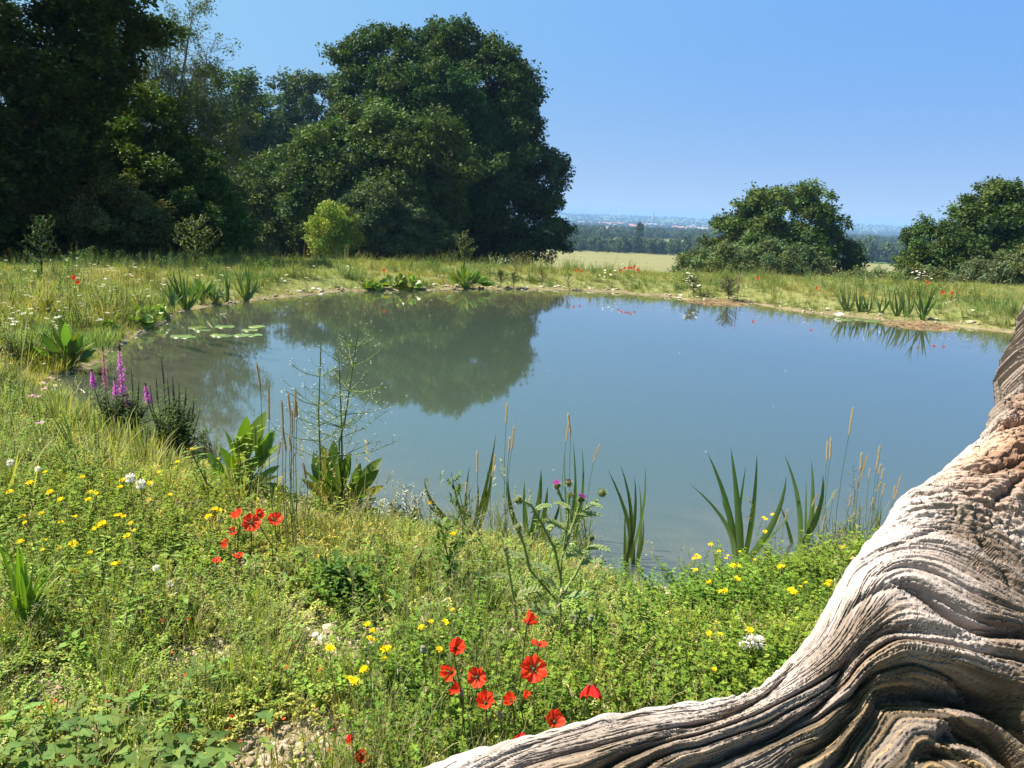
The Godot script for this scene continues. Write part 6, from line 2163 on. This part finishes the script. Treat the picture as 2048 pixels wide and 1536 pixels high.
func tuft(blades: int, tall: float, width: float, spread: float, c0: Color, c1: Color, heads := 0.0) -> ArrayMesh:
	var b := MB.new()
	for k in blades:
		var a := rf(0, TAU)
		var s := Vector3(cos(a), 0, sin(a)) * spread * rf(0, 0.5)
		var h := tall * rf(0.5, 1.1)
		var lean := rf(0.1, 0.75)
		var tip := s + Vector3(cos(a) * lean * h, h * sqrt(1.0 - lean * lean * 0.7), sin(a) * lean * h)
		var c := rf(0.75, 1.25)
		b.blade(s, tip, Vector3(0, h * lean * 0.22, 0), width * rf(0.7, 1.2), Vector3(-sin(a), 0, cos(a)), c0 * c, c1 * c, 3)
		if rng.randf() < heads:
			for j in 7:
				var p := tip - Vector3(0, j * h * 0.03, 0)
				b.leaf(p, (Vector3.UP + rdir()).normalized(), Vector3.RIGHT, h * 0.06, h * 0.018, 0.0, 0.0, Color(0.36, 0.30, 0.16) * rf(0.8, 1.2), 2, 1)
	return b.mesh()


func herb(stems: int, tall: float, leaf: float, wide: float, n: int, col: Color, stem: Color, lie: float, triple := false) -> ArrayMesh:
	var b := MB.new()
	for s in stems:
		var a := rf(0, TAU)
		var start := Vector3(cos(a), 0, sin(a)) * tall * 0.25 * rng.randf()
		var dir := Vector3(cos(a) * lie, 1.0, sin(a) * lie).normalized()
		var h := tall * rf(0.6, 1.15)
		b.tube(PackedVector3Array([start, start + dir * h * 0.5 + Vector3(cos(a), 0, sin(a)) * h * 0.08, start + dir * h]), leaf * 0.07, leaf * 0.05, stem, 3)
		for k in n:
			var f := 0.2 + 0.8 * (k + 1.0) / n
			var p := start + dir * h * f
			var aa := k * 2.4 + a
			var g := rcol(col, 0.3)
			if triple:
				for z in 3:
					var q := aa + (z - 1) * 0.85
					b.leaf(p, Vector3(cos(q), rf(0.1, 0.6), sin(q)), Vector3.UP, leaf * rf(0.8, 1.1), leaf * wide, 0.1, 0.15, g, 2, 0)
			else:
				for z in 2:
					var q := aa + z * PI
					b.leaf(p, Vector3(cos(q), rf(-0.1, 0.5), sin(q)), Vector3.UP, leaf * rf(0.7, 1.15), leaf * wide, 0.12, 0.2, g, 2, 0)
	return b.mesh()


func build_cover() -> void:
	var straw := Color(0.40, 0.33, 0.155)
	var kinds := [
		# called, label, mesh, count, r0, r1, k, low patch, high patch (noise window), shore gap, scale, tint
		["creeping_herb", "yellow green small leaved creeping herbs covering the near bank", herb(6, 0.09, 0.0115, 0.62, 10, Color(0.43, 0.405, 0.10), Color(0.22, 0.17, 0.08), 1.3), 26000, 1.5, 9.5, 1.0, -0.42, 2.0, 0.10, 1.0],
		["creeping_herb", "darker green creeping herbs mixed into the near bank", herb(6, 0.11, 0.013, 0.55, 10, Color(0.25, 0.31, 0.055), Color(0.15, 0.14, 0.06), 1.1), 14000, 1.5, 9.5, 1.0, -0.2, 2.0, 0.10, 1.0],
		["trefoil_foliage", "fresh green trefoil leaves in dense patches", herb(6, 0.16, 0.014, 0.5, 10, Color(0.165, 0.245, 0.034), Color(0.11, 0.15, 0.04), 0.6, true), 16000, 1.6, 7.0, 1.0, -2.0, 2.0, 0.12, 1.0],
		["dry_grass", "short straw coloured dry grass among the herbs", tuft(12, 0.12, 0.0026, 0.08, straw * 0.8, straw), 10000, 1.5, 9.0, 0.9, -2.0, 2.0, 0.15, 1.0],
		["green_grass", "fine green grass tufts on the near bank", tuft(14, 0.17, 0.0036, 0.07, Color(0.16, 0.21, 0.04), Color(0.32, 0.34, 0.085)), 4500, 1.7, 9.0, 0.9, -0.1, 2.0, 0.05, 1.0],
		["seeding_stalks", "thin upright seeding stalks scattered over the near bank", tuft(5, 0.36, 0.0024, 0.10, Color(0.18, 0.18, 0.07), Color(0.32, 0.27, 0.15), 0.8), 1100, 2.2, 9.0, 1.0, -0.1, 2.0, 0.1, 1.0],
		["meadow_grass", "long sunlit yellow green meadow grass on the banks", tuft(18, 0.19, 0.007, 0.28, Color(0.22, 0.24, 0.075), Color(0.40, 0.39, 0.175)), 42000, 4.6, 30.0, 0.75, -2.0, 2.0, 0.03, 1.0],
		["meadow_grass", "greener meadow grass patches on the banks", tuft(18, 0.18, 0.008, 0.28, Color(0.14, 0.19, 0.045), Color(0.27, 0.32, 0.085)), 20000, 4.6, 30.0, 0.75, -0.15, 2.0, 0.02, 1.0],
		["broad_weeds", "broad leaved weeds dotted through the near herbs", herb(4, 0.13, 0.042, 0.45, 5, Color(0.15, 0.22, 0.05), Color(0.14, 0.15, 0.06), 0.9), 1300, 2.2, 9.0, 0.9, -0.3, 2.0, 0.1, 1.0],
		["broad_weeds", "pale upright weeds with narrow leaves in the near herbs", herb(3, 0.22, 0.034, 0.26, 9, Color(0.22, 0.29, 0.06), Color(0.20, 0.20, 0.08), 0.5), 700, 2.8, 9.0, 0.9, -0.1, 2.0, 0.1, 1.0],
		["seed_sprays", "wiry branched seed stalks tangled above the near herbs", herb(3, 0.25, 0.008, 0.5, 14, Color(0.42, 0.36, 0.15), Color(0.30, 0.22, 0.10), 0.7), 900, 2.2, 8.0, 0.9, -0.15, 2.0, 0.15, 1.0],
		["hairy_stems", "thin hairy upright stems crowding round the near poppies", tuft(5, 0.36, 0.0032, 0.10, Color(0.17, 0.19, 0.07), Color(0.26, 0.24, 0.11), 0.35), 3500, 1.5, 3.4, 1.0, -2.0, 2.0, 0.1, 1.0],
		["trefoil_bush", "tall bushy trefoil leaves standing at the shore by the stump", herb(6, 0.21, 0.015, 0.5, 12, Color(0.165, 0.245, 0.034), Color(0.12, 0.15, 0.045), 0.7, true), 16000, 3.0, 5.2, 1.0, -2.0, 2.0, 0.02, 1.0],
		["dry_stems", "bare brown stems and dead stalks among the near herbs", tuft(7, 0.26, 0.0022, 0.12, Color(0.24, 0.17, 0.08), Color(0.48, 0.37, 0.18), 0.25), 2600, 1.5, 6.0, 1.0, -0.15, 2.0, 0.15, 1.0],
		["meadow_weeds", "leafy upright weeds mixed through the meadow on the banks", herb(5, 0.30, 0.05, 0.3, 10, Color(0.13, 0.20, 0.045), Color(0.14, 0.15, 0.06), 0.4), 8000, 4.5, 27.0, 0.75, -0.02, 2.0, 0.15, 1.0],
		["meadow_weeds", "greyish seeding weeds mixed through the meadow on the banks", herb(4, 0.40, 0.028, 0.3, 16, Color(0.28, 0.27, 0.11), Color(0.22, 0.18, 0.08), 0.3), 2200, 5.0, 27.0, 0.75, -0.1, 2.0, 0.2, 1.0],
		["meadow_stalks", "tall seeding grass stalks standing above the meadow", tuft(6, 0.46, 0.0055, 0.3, Color(0.19, 0.19, 0.07), Color(0.40, 0.35, 0.18), 0.8), 6000, 6.0, 30.0, 0.75, -0.1, 2.0, 0.5, 1.0],
		["meadow_daisies", "tiny white daisies too many to count in the meadow", daisies(), 3000, 5.0, 28.0, 0.8, 0.02, 2.0, 0.5, 1.0]]
	var trefoil_patches: Array[Vector3] = []
	for c in [[110, 1000, 0.7], [210, 1080, 0.55], [240, 1000, 0.5], [1480, 1160, 0.55], [1600, 1180, 0.5], [1390, 1250, 0.4], [1480, 1300, 0.4], [800, 1330, 0.17], [860, 1440, 0.16], [760, 1280, 0.12], [700, 1170, 0.2], [1050, 1400, 0.16], [960, 1290, 0.15]]:
		var p := above(c[0], c[1], 0.1)
		trefoil_patches.append(Vector3(p.x, c[2], p.z))
	var bushes: Array[Vector3] = []
	for c in [[1400, 1235, 0.22], [1480, 1225, 0.26], [1560, 1210, 0.26], [1640, 1195, 0.26], [1710, 1180, 0.24]]:
		var p := above(c[0], c[1], 0.0)
		bushes.append(Vector3(p.x, c[2], p.z))
	var poppies := above(900, 1430, 0.1)
	var bind := above(180, 1500, 0.0)
	var bare_spots: Array[Vector3] = []
	for c in [[670, 1265, 0.25], [700, 1320, 0.2], [440, 1320, 0.15], [540, 1525, 0.28], [640, 1500, 0.16], [60, 1380, 0.2], [330, 1340, 0.08], [510, 1140, 0.12], [600, 1210, 0.08], [820, 1180, 0.08], [130, 1370, 0.08], [1320, 1190, 0.15]]:
		var p := above(c[0], c[1], 0.0)
		bare_spots.append(Vector3(p.x, c[2], p.z))
	for e in kinds:
		var where: Array[Transform3D] = []
		var tints := PackedColorArray()
		var seed_shift: float = 17.0 * where.size() + float(str(e[0]).length()) * 3.1
		for t in int(e[3] * 1.38):
			var q := spot(e[4], e[5], e[6])
			var d := sd(q.x, q.y)
			if d < e[9]:
				continue
			var pn := noise.get_noise_2d(q.x * 1.6 + seed_shift, q.y * 1.6)
			if q.length() < 7.0 and noise.get_noise_2d(q.x * 7.0 + 200.0, q.y * 7.0) < -0.12 and rng.randf() < 0.7:
				continue
			if pn < e[7] or pn > e[8]:
				continue
			var patch := 0.0
			for c in trefoil_patches:
				patch = maxf(patch, exp(-(Vector2(c.x, c.z) - q).length_squared() / (c.y * c.y)))
			if e[0] == "hairy_stems":
				if rng.randf() > exp(-(Vector2(poppies.x, poppies.z) - q).length_squared() / 0.16):
					continue
			if e[0] == "trefoil_bush":
				var bush := 0.0
				for c in bushes:
					bush = maxf(bush, exp(-(Vector2(c.x, c.z) - q).length_squared() / (c.y * c.y)))
				if rng.randf() > bush:
					continue
			elif e[0] == "trefoil_foliage" and rng.randf() > patch * 0.9:
				continue
			if not str(e[0]).begins_with("trefoil") and q.length() < 7.0 and rng.randf() < patch * 0.55:
				continue
			var low_leaves := exp(-(Vector2(bind.x, bind.z) - q).length_squared() / 0.12)
			if rng.randf() < low_leaves * 0.6:
				continue
			var open := false
			for c in bare_spots:
				if (Vector2(c.x, c.z) - q).length() < c.y * (0.8 + 0.5 * noise.get_noise_2d(q.x * 6.0, q.y * 6.0)):
					open = true
			if open and rng.randf() < 0.92:
				continue
			var bare := noise.get_noise_2d(q.x * 1.1, q.y * 1.1)
			if q.y > -5.0 and bare < -0.28 and rng.randf() < 0.75:
				continue
			var s := rf(0.6, 1.4)
			if str(e[0]).begins_with("meadow"):
				if q.length() < 10.0 and rng.randf() < ss(10.5, 6.5, q.length()) * 0.9:
					continue
				s *= lerpf(1.0, 0.85 if e[0] == "meadow_weeds" else 0.55, ss(14.0, 19.0, q.length())) * (0.75 + 0.7 * ss(-0.2, 0.45, noise.get_noise_2d(q.x * 3.1, q.y * 3.1 + 60.0)))
			if d < 0.8 and e[0] != "trefoil_bush":
				s *= 0.6 + 0.5 * d
			where.append(Transform3D(Basis.from_euler(Vector3(rf(-0.2, 0.2), rf(0, TAU), rf(-0.2, 0.2))).scaled(Vector3.ONE * s), Vector3(q.x, hgt(q.x, q.y) - 0.004, q.y)))
			var g := rf(0.72, 1.28)
			var w := 0.5 * noise.get_noise_2d(q.x * 0.9 - 40.0, q.y * 0.9)
			tints.append(Color(g * (1.0 + w * 0.7), g, g * (1.0 - w * 0.5)))
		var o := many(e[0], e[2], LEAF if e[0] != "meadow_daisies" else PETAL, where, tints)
		describe(o, e[1], "", "", "stuff")


func daisies() -> ArrayMesh:
	var b := MB.new()
	for k in 4:
		var p := Vector3(rf(-0.15, 0.15), rf(0.14, 0.26), rf(-0.15, 0.15))
		for z in 7:
			var a := TAU * z / 7
			b.leaf(p, Vector3(cos(a), 0.15, sin(a)), Vector3.UP, 0.016, 0.008, 0.0, 0.0, Color(0.75, 0.74, 0.70), 2, 1)
		b.ball(p + Vector3(0, 0.003, 0), Vector3(0.006, 0.004, 0.006), 3, 5, Color(0.6, 0.42, 0.03))
		b.tube(PackedVector3Array([Vector3(p.x * 0.3, 0, p.z * 0.3), p]), 0.0016, 0.0012, Color(0.11, 0.14, 0.05), 3)
	return b.mesh()
